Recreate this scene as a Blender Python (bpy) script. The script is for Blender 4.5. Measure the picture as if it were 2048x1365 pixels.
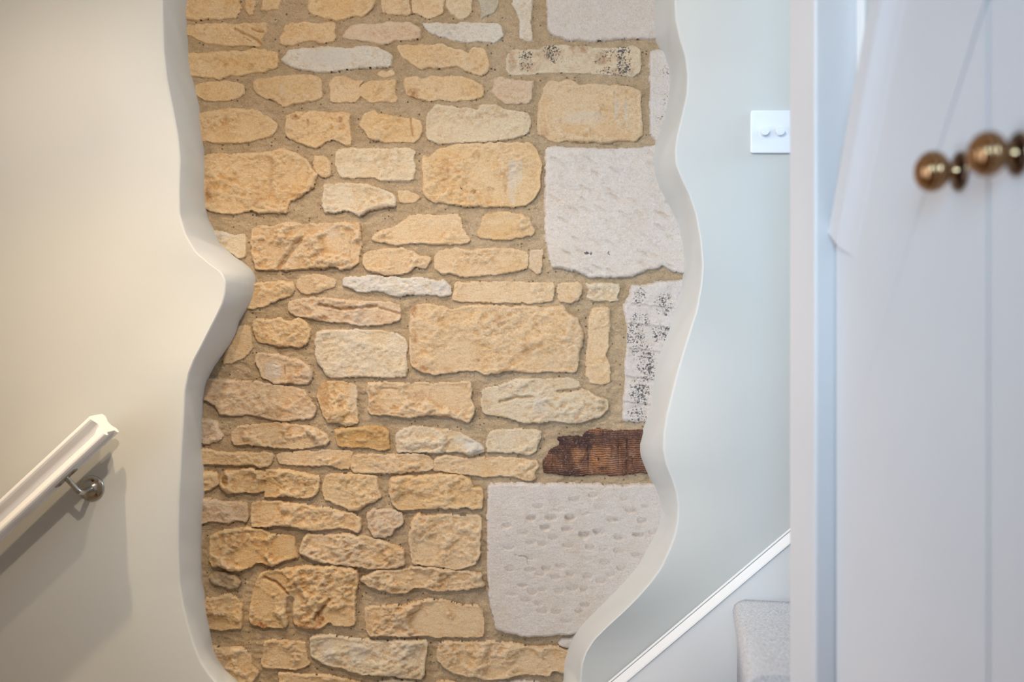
import bpy, bmesh, math, random
import numpy as np
from mathutils import Vector, Matrix

for o in list(bpy.data.objects):
    bpy.data.objects.remove(o, do_unlink=True)
S = bpy.context.scene
COL = S.collection

# ------------------------------------------------------------------ camera, world, lights, exposure
F = 2200.0            # focal length in pixels of the 2048 wide frame
CX, CY = 930.0, 682.5 # principal point (the photograph is a slightly off-centre crop)
CZ = 1.5              # camera height
D = 2.42              # distance to the stone face
DF = 2.24             # distance to the plaster face
K = D / F             # metres per pixel on the stone face

cam_d = bpy.data.cameras.new('camera'); cam = bpy.data.objects.new('camera', cam_d); COL.objects.link(cam)
cam.location = (0, 0, CZ); cam.rotation_euler = (math.pi / 2, 0, 0)
cam_d.sensor_width = 36; cam_d.lens = F / 2048 * 36
cam_d.shift_x = (1024 - CX) / 2048
cam_d.clip_start = 0.02
cam_d.dof.use_dof = True; cam_d.dof.focus_distance = 2.36; cam_d.dof.aperture_fstop = 2.3
S.camera = cam

W = bpy.data.worlds.new('world'); S.world = W; W.use_nodes = True
W.node_tree.nodes['Background'].inputs[0].default_value = (1.0, 0.72, 0.46, 1)
W.node_tree.nodes['Background'].inputs[1].default_value = 0.22

S.view_settings.view_transform = 'Standard'; S.view_settings.look = 'None'
S.view_settings.gamma = 1.0; S.view_settings.exposure = 0.0
S.view_settings.use_curve_mapping = False

def spot(name, loc, target, power, color, size, blend, radius):
    l = bpy.data.lights.new(name, 'SPOT'); l.energy = power; l.color = color
    l.spot_size = math.radians(size); l.spot_blend = blend; l.shadow_soft_size = radius
    o = bpy.data.objects.new(name, l); COL.objects.link(o); o.location = loc
    o.rotation_euler = (Vector(target) - Vector(loc)).to_track_quat('-Z', 'Y').to_euler()
    return o
def area(name, loc, target, power, color, sx, sy):
    l = bpy.data.lights.new(name, 'AREA'); l.energy = power; l.color = color
    l.shape = 'RECTANGLE'; l.size = sx; l.size_y = sy
    o = bpy.data.objects.new(name, l); COL.objects.link(o); o.location = loc
    o.rotation_euler = (Vector(target) - Vector(loc)).to_track_quat('-Z', 'Y').to_euler()
    return o
WARM = (1.0, 0.76, 0.50)
LAMP1 = (-0.747, 1.78, CZ + 0.985)
LAMP2 = (-0.30, 1.62, CZ + 0.985)
FILL_LAMP = (-0.25, 0.75, CZ + 0.985)
spot('ceiling_spot_lamp', LAMP1, (-0.80, 1.86, 0), 60, (0.62, 0.455, 0.20), 72, 1.0, 0.016)      # beam core
spot('ceiling_spot_lamp', LAMP1, (-0.80, 1.86, 0), 60, (0.33, 0.28, 0.235), 120, 1.0, 0.016)     # spill of the same lamp
spot('ceiling_spot_lamp', LAMP2, (0.0, 2.35, CZ - 1.1), 80, (0.42, 0.34, 0.25), 92, 1.0, 0.016)
spot('ceiling_spot_lamp', FILL_LAMP, (-0.25, 2.4, CZ + 0.5), 44, (1.74, 1.48, 1.14), 105, 1.0, 0.03)  # added fill that evens out and lifts the upper stones
a1 = area('front_window_daylight', (-0.3, -0.9, CZ + 0.6), (0.75, 2.2, CZ + 0.15), 5, (0.26, 0.46, 0.66), 0.7, 1.0)
a1.data.spread = math.radians(40)
a2 = area('stairwell_daylight', (1.7, 2.03, CZ + 0.8), (0.6, 2.24, CZ + 0.5), 14, (0.38, 0.55, 0.71), 0.36, 0.3)
a3 = area('left_fill_light', (-1.7, 1.1, CZ), (0.9, 1.75, CZ), 20, (0.31, 0.35, 0.41), 0.7, 1.6)  # added fill from the left for left-facing surfaces, no window built there
a3.data.spread = math.radians(80)

# ------------------------------------------------------------------ helpers
def P(px, py, d=D):
    return Vector(((px - CX) * d / F, d, CZ - (py - CY) * d / F))

def tag(o, label=None, cat=None, group=None, kind=None):
    if label: o['label'] = label
    if cat: o['category'] = cat
    if group: o['group'] = group
    if kind: o['kind'] = kind
    return o

def link(name, me, mats=(), parent=None, loc=None, smooth=False):
    o = bpy.data.objects.new(name, me); COL.objects.link(o)
    for m in (mats if isinstance(mats, (list, tuple)) else [mats]): me.materials.append(m)
    if loc is not None: o.location = loc
    if parent is not None:
        o.parent = parent
    if smooth:
        me.polygons.foreach_set('use_smooth', [True] * len(me.polygons))
    return o

def empty(name, loc):
    o = bpy.data.objects.new(name, None); COL.objects.link(o); o.location = loc; o.empty_display_size = 0.05
    return o

def bm_obj(name, bm, mats, parent=None, loc=None, smooth=False, bevel=0, seg=2):
    me = bpy.data.meshes.new(name); bm.normal_update(); bm.to_mesh(me); bm.free()
    o = link(name, me, mats, parent, loc, smooth)
    if bevel:
        b = o.modifiers.new('bevel', 'BEVEL'); b.width = bevel; b.segments = seg; b.limit_method = 'ANGLE'
    return o

def box(bm, x0, x1, y0, y1, z0, z1):
    v = [bm.verts.new(p) for p in ((x0,y0,z0),(x1,y0,z0),(x1,y1,z0),(x0,y1,z0),(x0,y0,z1),(x1,y0,z1),(x1,y1,z1),(x0,y1,z1))]
    for f in ((0,3,2,1),(4,5,6,7),(0,1,5,4),(1,2,6,5),(2,3,7,6),(3,0,4,7)):
        bm.faces.new([v[i] for i in f])

def prism(bm, pts, a, b, axis):
    # pts 2D polygon extruded along axis between a and b
    def mk(p, t):
        if axis == 'x': return (t, p[0], p[1])
        if axis == 'y': return (p[0], t, p[1])
        return (p[0], p[1], t)
    A = [bm.verts.new(mk(p, a)) for p in pts]; B = [bm.verts.new(mk(p, b)) for p in pts]
    n = len(pts)
    bm.faces.new(A[::-1]); bm.faces.new(B)
    for i in range(n):
        bm.faces.new((A[i], A[(i+1) % n], B[(i+1) % n], B[i]))
    bmesh.ops.recalc_face_normals(bm, faces=bm.faces)

def lathe(bm, prof, M, n=32, mat=0):
    # prof: list of (r, t), axis +Z of matrix M
    rings = []
    for r, t in prof:
        if r < 1e-6:
            rings.append([bm.verts.new(M @ Vector((0, 0, t)))])
        else:
            rings.append([bm.verts.new(M @ Vector((r*math.cos(2*math.pi*i/n), r*math.sin(2*math.pi*i/n), t))) for i in range(n)])
    for a, b in zip(rings[:-1], rings[1:]):
        for i in range(n):
            j = (i+1) % n
            if len(a) == 1 and len(b) == 1: continue
            if len(a) == 1: f = bm.faces.new((a[0], b[j], b[i]))
            elif len(b) == 1: f = bm.faces.new((a[i], a[j], b[0]))
            else: f = bm.faces.new((a[i], a[j], b[j], b[i]))
            f.material_index = mat
    bmesh.ops.recalc_face_normals(bm, faces=bm.faces)

def tube(bm, pts, r, n=14):
    pts = [Vector(p) for p in pts]; rings = []
    up = Vector((0, 0, 1))
    for i, p in enumerate(pts):
        t = (pts[min(i+1, len(pts)-1)] - pts[max(i-1, 0)]).normalized()
        a = t.cross(up)
        if a.length < 1e-3: a = Vector((1, 0, 0))
        a.normalize(); b = t.cross(a).normalized()
        rings.append([bm.verts.new(p + a*r*math.cos(2*math.pi*k/n) + b*r*math.sin(2*math.pi*k/n)) for k in range(n)])
    for A, B in zip(rings[:-1], rings[1:]):
        for k in range(n): bm.faces.new((A[k], A[(k+1) % n], B[(k+1) % n], B[k]))
    bm.faces.new(rings[0][::-1]); bm.faces.new(rings[-1])
    bmesh.ops.recalc_face_normals(bm, faces=bm.faces)

# ------------------------------------------------------------------ noise (numpy)
def _hash(ix, iy, seed):
    ix = ix.astype(np.int64); iy = iy.astype(np.int64)
    h = (ix * 374761393 + iy * 668265263 + seed * 144665) & 0xffffffff
    h = ((h ^ (h >> 13)) * 1274126177) & 0xffffffff
    h = ((h ^ (h >> 16)) * 2246822519) & 0xffffffff
    return (h & 0xffff) / 65535.0
def vn(x, y, seed=0):
    xi = np.floor(x); yi = np.floor(y); fx = x - xi; fy = y - yi
    u = fx*fx*fx*(fx*(fx*6-15)+10); v = fy*fy*fy*(fy*(fy*6-15)+10)
    a = _hash(xi, yi, seed); b = _hash(xi+1, yi, seed); c = _hash(xi, yi+1, seed); d = _hash(xi+1, yi+1, seed)
    return (a + (b-a)*u + (c-a)*v + (a-b-c+d)*u*v) * 2 - 1
def fbm(x, y, seed=0, oct=4, gain=0.5):
    s = 0; a = 1; n = 0
    for o in range(oct):
        s = s + a * vn(x + 17.3*o, y - 9.1*o, seed + o*31); n += a; a *= gain
        x = x*1.93 + y*0.31; y = y*1.93 - x*0.11
    return s / n
def chips(x, y, cell, seed, slope=0.35, bowl=0.6):
    # chipped stone: continuous lower envelope of tilted shallow bowls, sharp arrises between them
    gx = np.floor(x/cell); gy = np.floor(y/cell); best = np.full(x.shape, 1e9)
    for dx in (-2, -1, 0, 1, 2):
        for dy in (-2, -1, 0, 1, 2):
            cx = gx+dx; cy = gy+dy
            px = (cx + _hash(cx, cy, seed))*cell; py = (cy + _hash(cx, cy, seed+7))*cell
            sx = (_hash(cx, cy, seed+13)*2-1)*slope; sy = (_hash(cx, cy, seed+19)*2-1)*slope
            off = (_hash(cx, cy, seed+29)-0.5)*cell*0.22
            ex = x-px; ey = y-py
            best = np.minimum(best, off + sx*ex + sy*ey + bowl*(ex*ex+ey*ey)/cell)
    return best - cell*0.12

def sstep(t):
    t = np.clip(t, 0, 1); return t*t*(3-2*t)

def poly_sdf(x, y, poly):
    pts = np.array(poly, float); n = len(pts)
    d2 = np.full(x.shape, 1e18); inside = np.zeros(x.shape, bool)
    for i in range(n):
        ax, ay = pts[i]; bx, by = pts[(i+1) % n]
        ex, ey = bx-ax, by-ay; L = ex*ex+ey*ey + 1e-9
        t = np.clip(((x-ax)*ex+(y-ay)*ey)/L, 0, 1)
        d2 = np.minimum(d2, (x-ax-t*ex)**2+(y-ay-t*ey)**2)
        c = ((ay > y) != (by > y)) & (x < (bx-ax)*(y-ay)/(by-ay+1e-12)+ax)
        inside ^= c
    return np.where(inside, 1, -1)*np.sqrt(d2)
def line_dist(x, y, pts):
    d2 = np.full(x.shape, 1e18)
    for (ax, ay), (bx, by) in zip(pts[:-1], pts[1:]):
        ex, ey = bx-ax, by-ay; L = ex*ex+ey*ey+1e-9
        t = np.clip(((x-ax)*ex+(y-ay)*ey)/L, 0, 1)
        d2 = np.minimum(d2, (x-ax-t*ex)**2+(y-ay-t*ey)**2)
    return np.sqrt(d2)

def smooth_poly(pts, rep=1):
    # one pass of corner rounding keeps the traced outline but drops hard corners
    for _ in range(rep):
        out = []
        n = len(pts)
        for i in range(n):
            a = pts[i]; b = pts[(i+1) % n]
            out.append((a[0]*.9+b[0]*.1, a[1]*.9+b[1]*.1)); out.append((a[0]*.1+b[0]*.9, a[1]*.1+b[1]*.9))
        pts = out
    return pts

# ------------------------------------------------------------------ materials
def mat_new(name):
    m = bpy.data.materials.new(name); m.use_nodes = True
    nt = m.node_tree; b = nt.nodes['Principled BSDF']
    return m, nt, b
def nd(nt, t, **kw):
    n = nt.nodes.new(t)
    for k, v in kw.items():
        if k.startswith('i_'): n.inputs[int(k[2:])].default_value = v
        else: setattr(n, k, v)
    return n
def ramp(nt, fac, stops):
    r = nt.nodes.new('ShaderNodeValToRGB'); nt.links.new(fac, r.inputs[0])
    e = r.color_ramp.elements
    while len(e) > 1: e.remove(e[-1])
    e[0].position = stops[0][0]; e[0].color = (*stops[0][1], 1) if len(stops[0][1]) == 3 else stops[0][1]
    for p, c in stops[1:]:
        q = e.new(p); q.color = (*c, 1) if len(c) == 3 else c
    return r.outputs[0]
def g3(v): return (v, v, v)
def noise(nt, vec, scale, detail=6, rough=0.6, dist=0.0):
    n = nt.nodes.new('ShaderNodeTexNoise'); nt.links.new(vec, n.inputs['Vector'])
    n.inputs['Scale'].default_value = scale; n.inputs['Detail'].default_value = detail
    n.inputs['Roughness'].default_value = rough; n.inputs['Distortion'].default_value = dist
    return n.outputs['Fac']
def mix(nt, fac, a, b, mode='MIX'):
    m = nt.nodes.new('ShaderNodeMix'); m.data_type = 'RGBA'; m.blend_type = mode; m.clamp_result = False
    for s, v in ((m.inputs[0], fac), (m.inputs[6], a), (m.inputs[7], b)):
        if hasattr(v, 'is_linked') or hasattr(v, 'links'): nt.links.new(v, s)
        else: s.default_value = v if not isinstance(v, tuple) else (*v, 1) if len(v) == 3 else v
    return m.outputs[2]
def math_n(nt, op, a, b=None, c=None, clamp=False):
    m = nt.nodes.new('ShaderNodeMath'); m.operation = op; m.use_clamp = clamp
    for i, v in enumerate((a, b, c)):
        if v is None: continue
        if isinstance(v, (int, float)): m.inputs[i].default_value = v
        else: nt.links.new(v, m.inputs[i])
    return m.outputs[0]
def bump(nt, h, strength, dist, prev=None):
    b = nt.nodes.new('ShaderNodeBump'); b.inputs['Strength'].default_value = strength; b.inputs['Distance'].default_value = dist
    nt.links.new(h, b.inputs['Height'])
    if prev is not None: nt.links.new(prev, b.inputs['Normal'])
    return b.outputs[0]
def mapping(nt, vec, scale):
    m = nt.nodes.new('ShaderNodeMapping'); nt.links.new(vec, m.inputs[0]); m.inputs['Scale'].default_value = scale
    return m.outputs[0]

def simple(name, color, rough=0.5, metal=0.0, spec=0.5):
    m, nt, b = mat_new(name)
    b.inputs['Base Color'].default_value = (*color, 1); b.inputs['Roughness'].default_value = rough
    b.inputs['Metallic'].default_value = metal; b.inputs['Specular IOR Level'].default_value = spec
    return m

def stone_material():
    m, nt, b = mat_new('limestone')
    L = nt.links
    pos = nd(nt, 'ShaderNodeNewGeometry').outputs['Position']
    oi = nd(nt, 'ShaderNodeObjectInfo')
    at = nd(nt, 'ShaderNodeAttribute', attribute_name='mask')
    sep = nd(nt, 'ShaderNodeSeparateColor'); L.new(at.outputs['Color'], sep.inputs[0])
    base = oi.outputs['Color']
    big = noise(nt, pos, 14, 5, 0.6, 0.4); med = noise(nt, pos, 48, 8, 0.68, 0.3); fine = noise(nt, pos, 330, 4, 0.7)
    # warm ochre drift and pale drift
    och = ramp(nt, big, [(0.47, g3(0)), (0.68, g3(1))])
    c = mix(nt, math_n(nt, 'MULTIPLY', och, math_n(nt, 'MULTIPLY', oi.outputs['Alpha'], 0.5)), base, mix(nt, 1.0, base, (0.92, 0.76, 0.52), 'MULTIPLY'))
    pale = ramp(nt, noise(nt, pos, 21, 6, 0.65, 0.2), [(0.5, g3(0)), (0.7, g3(1))])
    c = mix(nt, math_n(nt, 'MULTIPLY', pale, 0.42), c, mix(nt, 0.35, base, (0.80, 0.73, 0.62)))
    # fine ochre veins / pits
    ve = ramp(nt, med, [(0.30, g3(1)), (0.44, g3(0))])
    c = mix(nt, math_n(nt, 'MULTIPLY', ve, math_n(nt, 'MULTIPLY', oi.outputs['Alpha'], 0.55)), c, mix(nt, 1.0, c, (0.70, 0.50, 0.30), 'MULTIPLY'))
    # vertical chalky brush streaks
    st = noise(nt, mapping(nt, pos, (230, 60, 14)), 1.0, 3, 0.5)
    stm = math_n(nt, 'MULTIPLY', ramp(nt, st, [(0.55, g3(0)), (0.72, g3(1))]), ramp(nt, noise(nt, pos, 9, 3), [(0.5, g3(0)), (0.62, g3(0.5))]))
    c = mix(nt, stm, c, mix(nt, 0.5, c, (0.86, 0.78, 0.66)))
    gr = ramp(nt, fine, [(0.28, g3(0.80)), (0.5, g3(1.0)), (0.75, g3(1.10))])
    c = mix(nt, 1.0, c, gr, 'MULTIPLY')
    recess_shade = ramp(nt, at.outputs['Alpha'], [(0.50, g3(0)), (0.95, g3(1))])  # shade of the recesses painted into the colour to bring out relief
    c = mix(nt, math_n(nt, 'MULTIPLY', recess_shade, math_n(nt, 'MULTIPLY', oi.outputs['Alpha'], 0.55)), c, mix(nt, 1.0, c, (0.74, 0.54, 0.33), 'MULTIPLY'))
    ridge_light = ramp(nt, at.outputs['Alpha'], [(0.05, g3(1)), (0.45, g3(0))])  # highlight on the ridges painted as a paler tone
    c = mix(nt, math_n(nt, 'MULTIPLY', ridge_light, 0.15), c, (0.88, 0.79, 0.66))
    wisp = ramp(nt, noise(nt, mapping(nt, pos, (1, 1, 2.2)), 70, 7, 0.72, 1.2), [(0.52, g3(0)), (0.60, g3(1)), (0.66, g3(0))])
    c = mix(nt, math_n(nt, 'MULTIPLY', wisp, math_n(nt, 'MULTIPLY', oi.outputs['Alpha'], 0.32)), c, mix(nt, 1.0, c, (0.74, 0.56, 0.38), 'MULTIPLY'))
    # stains from the mask: red = rust, green = dark lichen/soot, blue = white lime
    sp = ramp(nt, noise(nt, pos, 75, 6, 0.75), [(0.42, g3(0)), (0.62, g3(1))])
    rf = math_n(nt, 'MULTIPLY', sep.outputs[0], math_n(nt, 'ADD', math_n(nt, 'MULTIPLY', sp, 0.8), 0.25), clamp=True)
    c = mix(nt, rf, c, (0.40, 0.15, 0.045))
    fz = math_n(nt, 'ADD', math_n(nt, 'MULTIPLY', noise(nt, pos, 240, 3, 0.7), 0.72), math_n(nt, 'MULTIPLY', noise(nt, pos, 60, 4, 0.6), 0.28))
    df = math_n(nt, 'MULTIPLY', ramp(nt, math_n(nt, 'ADD', math_n(nt, 'MULTIPLY', sep.outputs[1], 0.125), fz), [(0.60, g3(0)), (0.67, g3(0.9))]), math_n(nt, 'MULTIPLY', sep.outputs[1], 2.5, clamp=True), clamp=True)
    c = mix(nt, df, c, (0.075, 0.08, 0.095))
    wf = math_n(nt, 'MULTIPLY', sep.outputs[2], ramp(nt, noise(nt, pos, 40, 6, 0.7), [(0.3, g3(0.25)), (0.55, g3(1))]), clamp=True)
    c = mix(nt, wf, c, (0.80, 0.755, 0.70))
    L.new(c, b.inputs['Base Color']); b.inputs['Roughness'].default_value = 0.92
    b.inputs['Specular IOR Level'].default_value = 0.15
    n0 = bump(nt, noise(nt, mapping(nt, pos, (1, 1, 1.6)), 62, 9, 0.78, 0.4), 0.7, 0.012)
    n1 = bump(nt, noise(nt, pos, 150, 8, 0.75), 0.6, 0.0035, n0)
    n2 = bump(nt, noise(nt, pos, 480, 4, 0.7), 0.4, 0.0012, n1)
    L.new(n2, b.inputs['Normal'])
    return m

def mortar_material():
    m, nt, b = mat_new('lime_mortar')
    L = nt.links; pos = nd(nt, 'ShaderNodeNewGeometry').outputs['Position']
    big = noise(nt, pos, 10, 5, 0.6); fine = noise(nt, pos, 380, 4, 0.75)
    c = ramp(nt, big, [(0.35, (0.60, 0.445, 0.28)), (0.65, (0.68, 0.52, 0.35))])
    c = mix(nt, 1.0, c, ramp(nt, fine, [(0.28, g3(0.68)), (0.5, g3(1.0)), (0.72, g3(1.18))]), 'MULTIPLY')
    c = mix(nt, 1.0, c, ramp(nt, noise(nt, mapping(nt, pos, (1, 1, 1.8)), 60, 8, 0.8), [(0.32, g3(0.74)), (0.5, g3(1.0)), (0.7, g3(1.12))]), 'MULTIPLY')
    # scattered grit: dark grains and pale grains
    v = nd(nt, 'ShaderNodeTexVoronoi'); L.new(pos, v.inputs['Vector']); v.inputs['Scale'].default_value = 120
    sepc = nd(nt, 'ShaderNodeSeparateColor'); L.new(v.outputs['Color'], sepc.inputs[0])
    grain = ramp(nt, v.outputs['Distance'], [(0.16, g3(1)), (0.32, g3(0))])
    dk = math_n(nt, 'MULTIPLY', grain, math_n(nt, 'GREATER_THAN', sepc.outputs[0], 0.87))
    lt = math_n(nt, 'MULTIPLY', grain, math_n(nt, 'LESS_THAN', sepc.outputs[0], 0.14))
    c = mix(nt, math_n(nt, 'MULTIPLY', dk, 0.8), c, (0.14, 0.10, 0.075)); c = mix(nt, math_n(nt, 'MULTIPLY', lt, 0.8), c, (0.74, 0.66, 0.53))
    L.new(c, b.inputs['Base Color']); b.inputs['Roughness'].default_value = 0.95; b.inputs['Specular IOR Level'].default_value = 0.1
    n0 = bump(nt, noise(nt, mapping(nt, pos, (1, 1, 2.0)), 60, 8, 0.75, 0.3), 0.6, 0.008)
    n1 = bump(nt, noise(nt, pos, 150, 8, 0.8), 0.9, 0.005, n0)
    n2 = bump(nt, fine, 0.6, 0.0016, n1)
    n3 = bump(nt, math_n(nt, 'SUBTRACT', lt, dk), 0.8, 0.0015, n2)
    L.new(n3, b.inputs['Normal'])
    return m

def paint(name, color, bs=0.12, scale=220, rough=0.75, streak=False):
    m, nt, b = mat_new(name)
    pos = nd(nt, 'ShaderNodeNewGeometry').outputs['Position']
    f = noise(nt, pos, 3, 3, 0.5)
    c = mix(nt, 1.0, color, ramp(nt, f, [(0.3, g3(0.975)), (0.7, g3(1.02))]), 'MULTIPLY')
    nt.links.new(c, b.inputs['Base Color']); b.inputs['Roughness'].default_value = rough
    b.inputs['Specular IOR Level'].default_value = 0.25
    v = mapping(nt, pos, (1, 1, 0.12)) if streak else pos
    n1 = bump(nt, noise(nt, v, scale, 4, 0.6), bs, 0.001)
    n2 = bump(nt, noise(nt, pos, 14, 3, 0.5), 0.25, 0.002, n1)
    nt.links.new(n2, b.inputs['Normal'])
    return m

def timber_material():
    m, nt, b = mat_new('old_oak')
    L = nt.links; pos = nd(nt, 'ShaderNodeNewGeometry').outputs['Position']
    at = nd(nt, 'ShaderNodeAttribute', attribute_name='mask')
    sep = nd(nt, 'ShaderNodeSeparateColor'); L.new(at.outputs['Color'], sep.inputs[0])
    wv = nd(nt, 'ShaderNodeTexWave'); wv.bands_direction = 'Z'; L.new(pos, wv.inputs['Vector'])
    wv.inputs['Scale'].default_value = 68; wv.inputs['Distortion'].default_value = 9.0; wv.inputs['Detail'].default_value = 4
    wv.inputs['Detail Scale'].default_value = 0.35; wv.inputs['Detail Roughness'].default_value = 0.6
    c = ramp(nt, noise(nt, pos, 26, 6, 0.6), [(0.35, (0.085, 0.038, 0.024)), (0.52, (0.175, 0.08, 0.046)), (0.68, (0.27, 0.145, 0.095))])
    c = mix(nt, math_n(nt, 'MULTIPLY', sep.outputs[0], ramp(nt, noise(nt, pos, 35, 6, .7), [(.3, g3(.25)), (.6, g3(.95))])), c, mix(nt, 0.7, c, (0.42, 0.19, 0.075)))
    c = mix(nt, 1.0, c, ramp(nt, wv.outputs['Fac'], [(0.1, g3(0.45)), (0.6, g3(1.2))]), 'MULTIPLY')
    chk = noise(nt, mapping(nt, pos, (150, 40, 9)), 1.0, 4, 0.6, 0.3)
    c = mix(nt, ramp(nt, chk, [(0.34, g3(0.9)), (0.41, g3(0))]), c, (0.03, 0.015, 0.012))
    sp = ramp(nt, noise(nt, pos, 90, 7, 0.8), [(0.32, g3(0.2)), (0.52, g3(1))])
    c = mix(nt, math_n(nt, 'MULTIPLY', sep.outputs[1], sp, clamp=True), c, (0.045, 0.024, 0.024))
    pl = ramp(nt, noise(nt, pos, 210, 5, 0.8), [(0.56, g3(0)), (0.66, g3(0.5))])
    c = mix(nt, pl, c, (0.50, 0.38, 0.33))
    L.new(c, b.inputs['Base Color']); b.inputs['Roughness'].default_value = 0.75; b.inputs['Specular IOR Level'].default_value = 0.25
    n1 = bump(nt, noise(nt, pos, 120, 6, 0.7), 0.6, 0.002)
    n2 = bump(nt, chk, 0.6, 0.003, n1)
    L.new(n2, b.inputs['Normal'])
    return m

def carpet_material():
    m, nt, b = mat_new('carpet')
    pos = nd(nt, 'ShaderNodeNewGeometry').outputs['Position']
    f = noise(nt, pos, 300, 4, 0.85)
    c = ramp(nt, f, [(0.36, (0.36, 0.35, 0.36)), (0.5, (0.66, 0.65, 0.67)), (0.64, (0.88, 0.87, 0.90))])
    nt.links.new(c, b.inputs['Base Color']); b.inputs['Roughness'].default_value = 1.0; b.inputs['Specular IOR Level'].default_value = 0.0
    b.inputs['Sheen Weight'].default_value = 0.2
    nt.links.new(bump(nt, f, 0.9, 0.003), b.inputs['Normal'])
    return m

M_STONE = stone_material(); M_MORTAR = mortar_material(); M_TIMBER = timber_material()
M_WALL = paint('sage_wall_paint', (0.575, 0.574, 0.55), 0.10, 260)
M_EDGE = paint('sage_reveal_paint', (0.59, 0.592, 0.575), 0.18, 150, streak=True)
M_GLOSS = paint('white_satin_paint', (0.76, 0.75, 0.74), 0.05, 120, 0.38)
M_CUP = paint('cupboard_satin_paint', (0.60, 0.59, 0.595), 0.03, 90, 0.42)
M_RAIL = paint('white_rail_paint', (0.80, 0.765, 0.73), 0.12, 150, 0.32)
M_CEIL = paint('ceiling_paint', (0.85, 0.85, 0.84), 0.05, 90)
M_CARPET = carpet_material()
M_PLASTIC = simple('white_plastic', (0.80, 0.82, 0.88), 0.25)
M_STEEL = simple('brushed_steel', (0.47, 0.46, 0.43), 0.26, 1.0)
M_SCREW = simple('brass_screw', (0.33, 0.20, 0.11), 0.35, 1.0)
M_BLACK = simple('dark_slot', (0.03, 0.02, 0.02), 0.6)
M_BRONZE = simple('aged_brass', (0.33, 0.185, 0.09), 0.17, 1.0)
M_BRONZED = simple('dark_bronze', (0.10, 0.065, 0.05), 0.28, 1.0)
M_FLOOR = paint('floor_boards', (0.42, 0.33, 0.25), 0.1, 60, 0.5)
M_GLOW = simple('lamp_lens', (0.9, 0.85, 0.8), 0.3)
_e = M_GLOW.node_tree.nodes['Principled BSDF']; _e.inputs['Emission Color'].default_value = (*WARM, 1); _e.inputs['Emission Strength'].default_value = 6

# ------------------------------------------------------------------ outlines traced on the stone face
def cv(kn):
    a = np.array(kn, float); a = a[np.argsort(a[:, 1])]
    return a
def smooth_curve(kn):
    a = cv(kn); ys = np.arange(a[0, 1], a[-1, 1]+1, 1.0); xs = np.interp(ys, a[:, 1], a[:, 0])
    k = np.hanning(17); k /= k.sum()
    xp = np.pad(xs, 8, mode='edge'); xs = np.convolve(xp, k, mode='valid')
    return lambda y: np.interp(y, ys, xs)
LB = smooth_curve([(376,-400),(377,0),(374,40),(378,110),(383,150),(392,180),(399,215),(403,260),(408,300),(411,340),(412,400),(416,438),(430,462),(442,488),(470,513),(492,528),(507,542),(512,556),(511,575),(506,597),(494,620),(479,643),(474,665),(460,692),(445,712),(430,732),(420,750),(411,775),(407,800),(405,850),(404,900),(408,930),(411,960),(409,1000),(404,1050),(403,1080),(404,1140),(408,1180),(414,1220),(420,1260),(424,1290),(434,1315),(451,1340),(475,1365),(520,1392),(640,1430),(760,1460),(768,1600),(768,2400)])
LFc = smooth_curve([(324,-400),(325,0),(328,100),(335,160),(346,215),(356,270),(361,320),(359,380),(360,430),(372,470),(393,505),(422,530),(444,545),(452,562),(451,585),(446,607),(433,635),(420,660),(405,690),(389,720),(377,750),(370,785),(368,830),(364,900),(361,960),(358,1010),(357,1100),(360,1170),(368,1215),(376,1250),(388,1290),(402,1325),(420,1352),(450,1385),(600,1440),(752,1482),(758,1600),(758,2500)])
RB = smooth_curve([(1308,-400),(1308,0),(1307,60),(1312,85),(1326,108),(1336,135),(1340,160),(1336,195),(1329,235),(1317,270),(1307,295),(1303,320),(1306,345),(1318,380),(1335,410),(1350,440),(1361,480),(1366,520),(1366,550),(1361,580),(1350,620),(1337,660),(1321,700),(1311,735),(1306,770),(1301,810),(1291,845),(1283,868),(1278,890),(1279,910),(1287,933),(1297,953),(1307,970),(1316,995),(1321,1020),(1316,1050),(1305,1075),(1292,1097),(1280,1122),(1262,1145),(1240,1170),(1212,1198),(1185,1225),(1162,1249),(1147,1270),(1138,1292),(1130,1315),(1127,1340),(1128,1375),(1080,1410),(900,1445),(775,1470),(768,1600),(768,2400)])
RFc = smooth_curve([(1348,-400),(1349,0),(1351,40),(1360,80),(1370,110),(1375,150),(1373,190),(1364,230),(1354,270),(1350,300),(1352,330),(1364,360),(1378,388),(1392,430),(1401,480),(1405,530),(1402,570),(1393,620),(1380,660),(1366,705),(1353,750),(1343,790),(1333,830),(1327,870),(1326,900),(1332,930),(1344,960),(1352,985),(1356,1015),(1354,1045),(1349,1070),(1338,1100),(1322,1135),(1301,1165),(1275,1195),(1245,1225),(1212,1255),(1187,1280),(1171,1305),(1162,1332),(1159,1375),(1120,1410),(900,1460),(770,1490),(758,1600),(758,2500)])

TILE = dict(A=(370,0), B=(870,0), C=(370,330), D=(870,330), E=(370,660), F=(870,660), G=(370,1025), H=(870,1025))
SC = 510/2048.0
def T(spec):
    t, s = spec[0], spec[1:]
    v = [float(q) for q in s.replace(',', ' ').split()]
    pts = list(zip(v[0::2], v[1::2]))
    if t == 'P': return pts
    ox, oy = TILE[t]
    return [(ox+x*SC, oy+y*SC) for x, y in pts]

# colour keys (linear)
CO = dict(y=(0.91,0.665,0.395), t=(0.90,0.675,0.435), c=(0.88,0.735,0.54), o=(0.78,0.51,0.23), p=(0.86,0.665,0.475), w=(0.90,0.835,0.74), g=(0.66,0.60,0.48), W=(0.85,0.785,0.75), b=(0.60,0.455,0.30))
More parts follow.
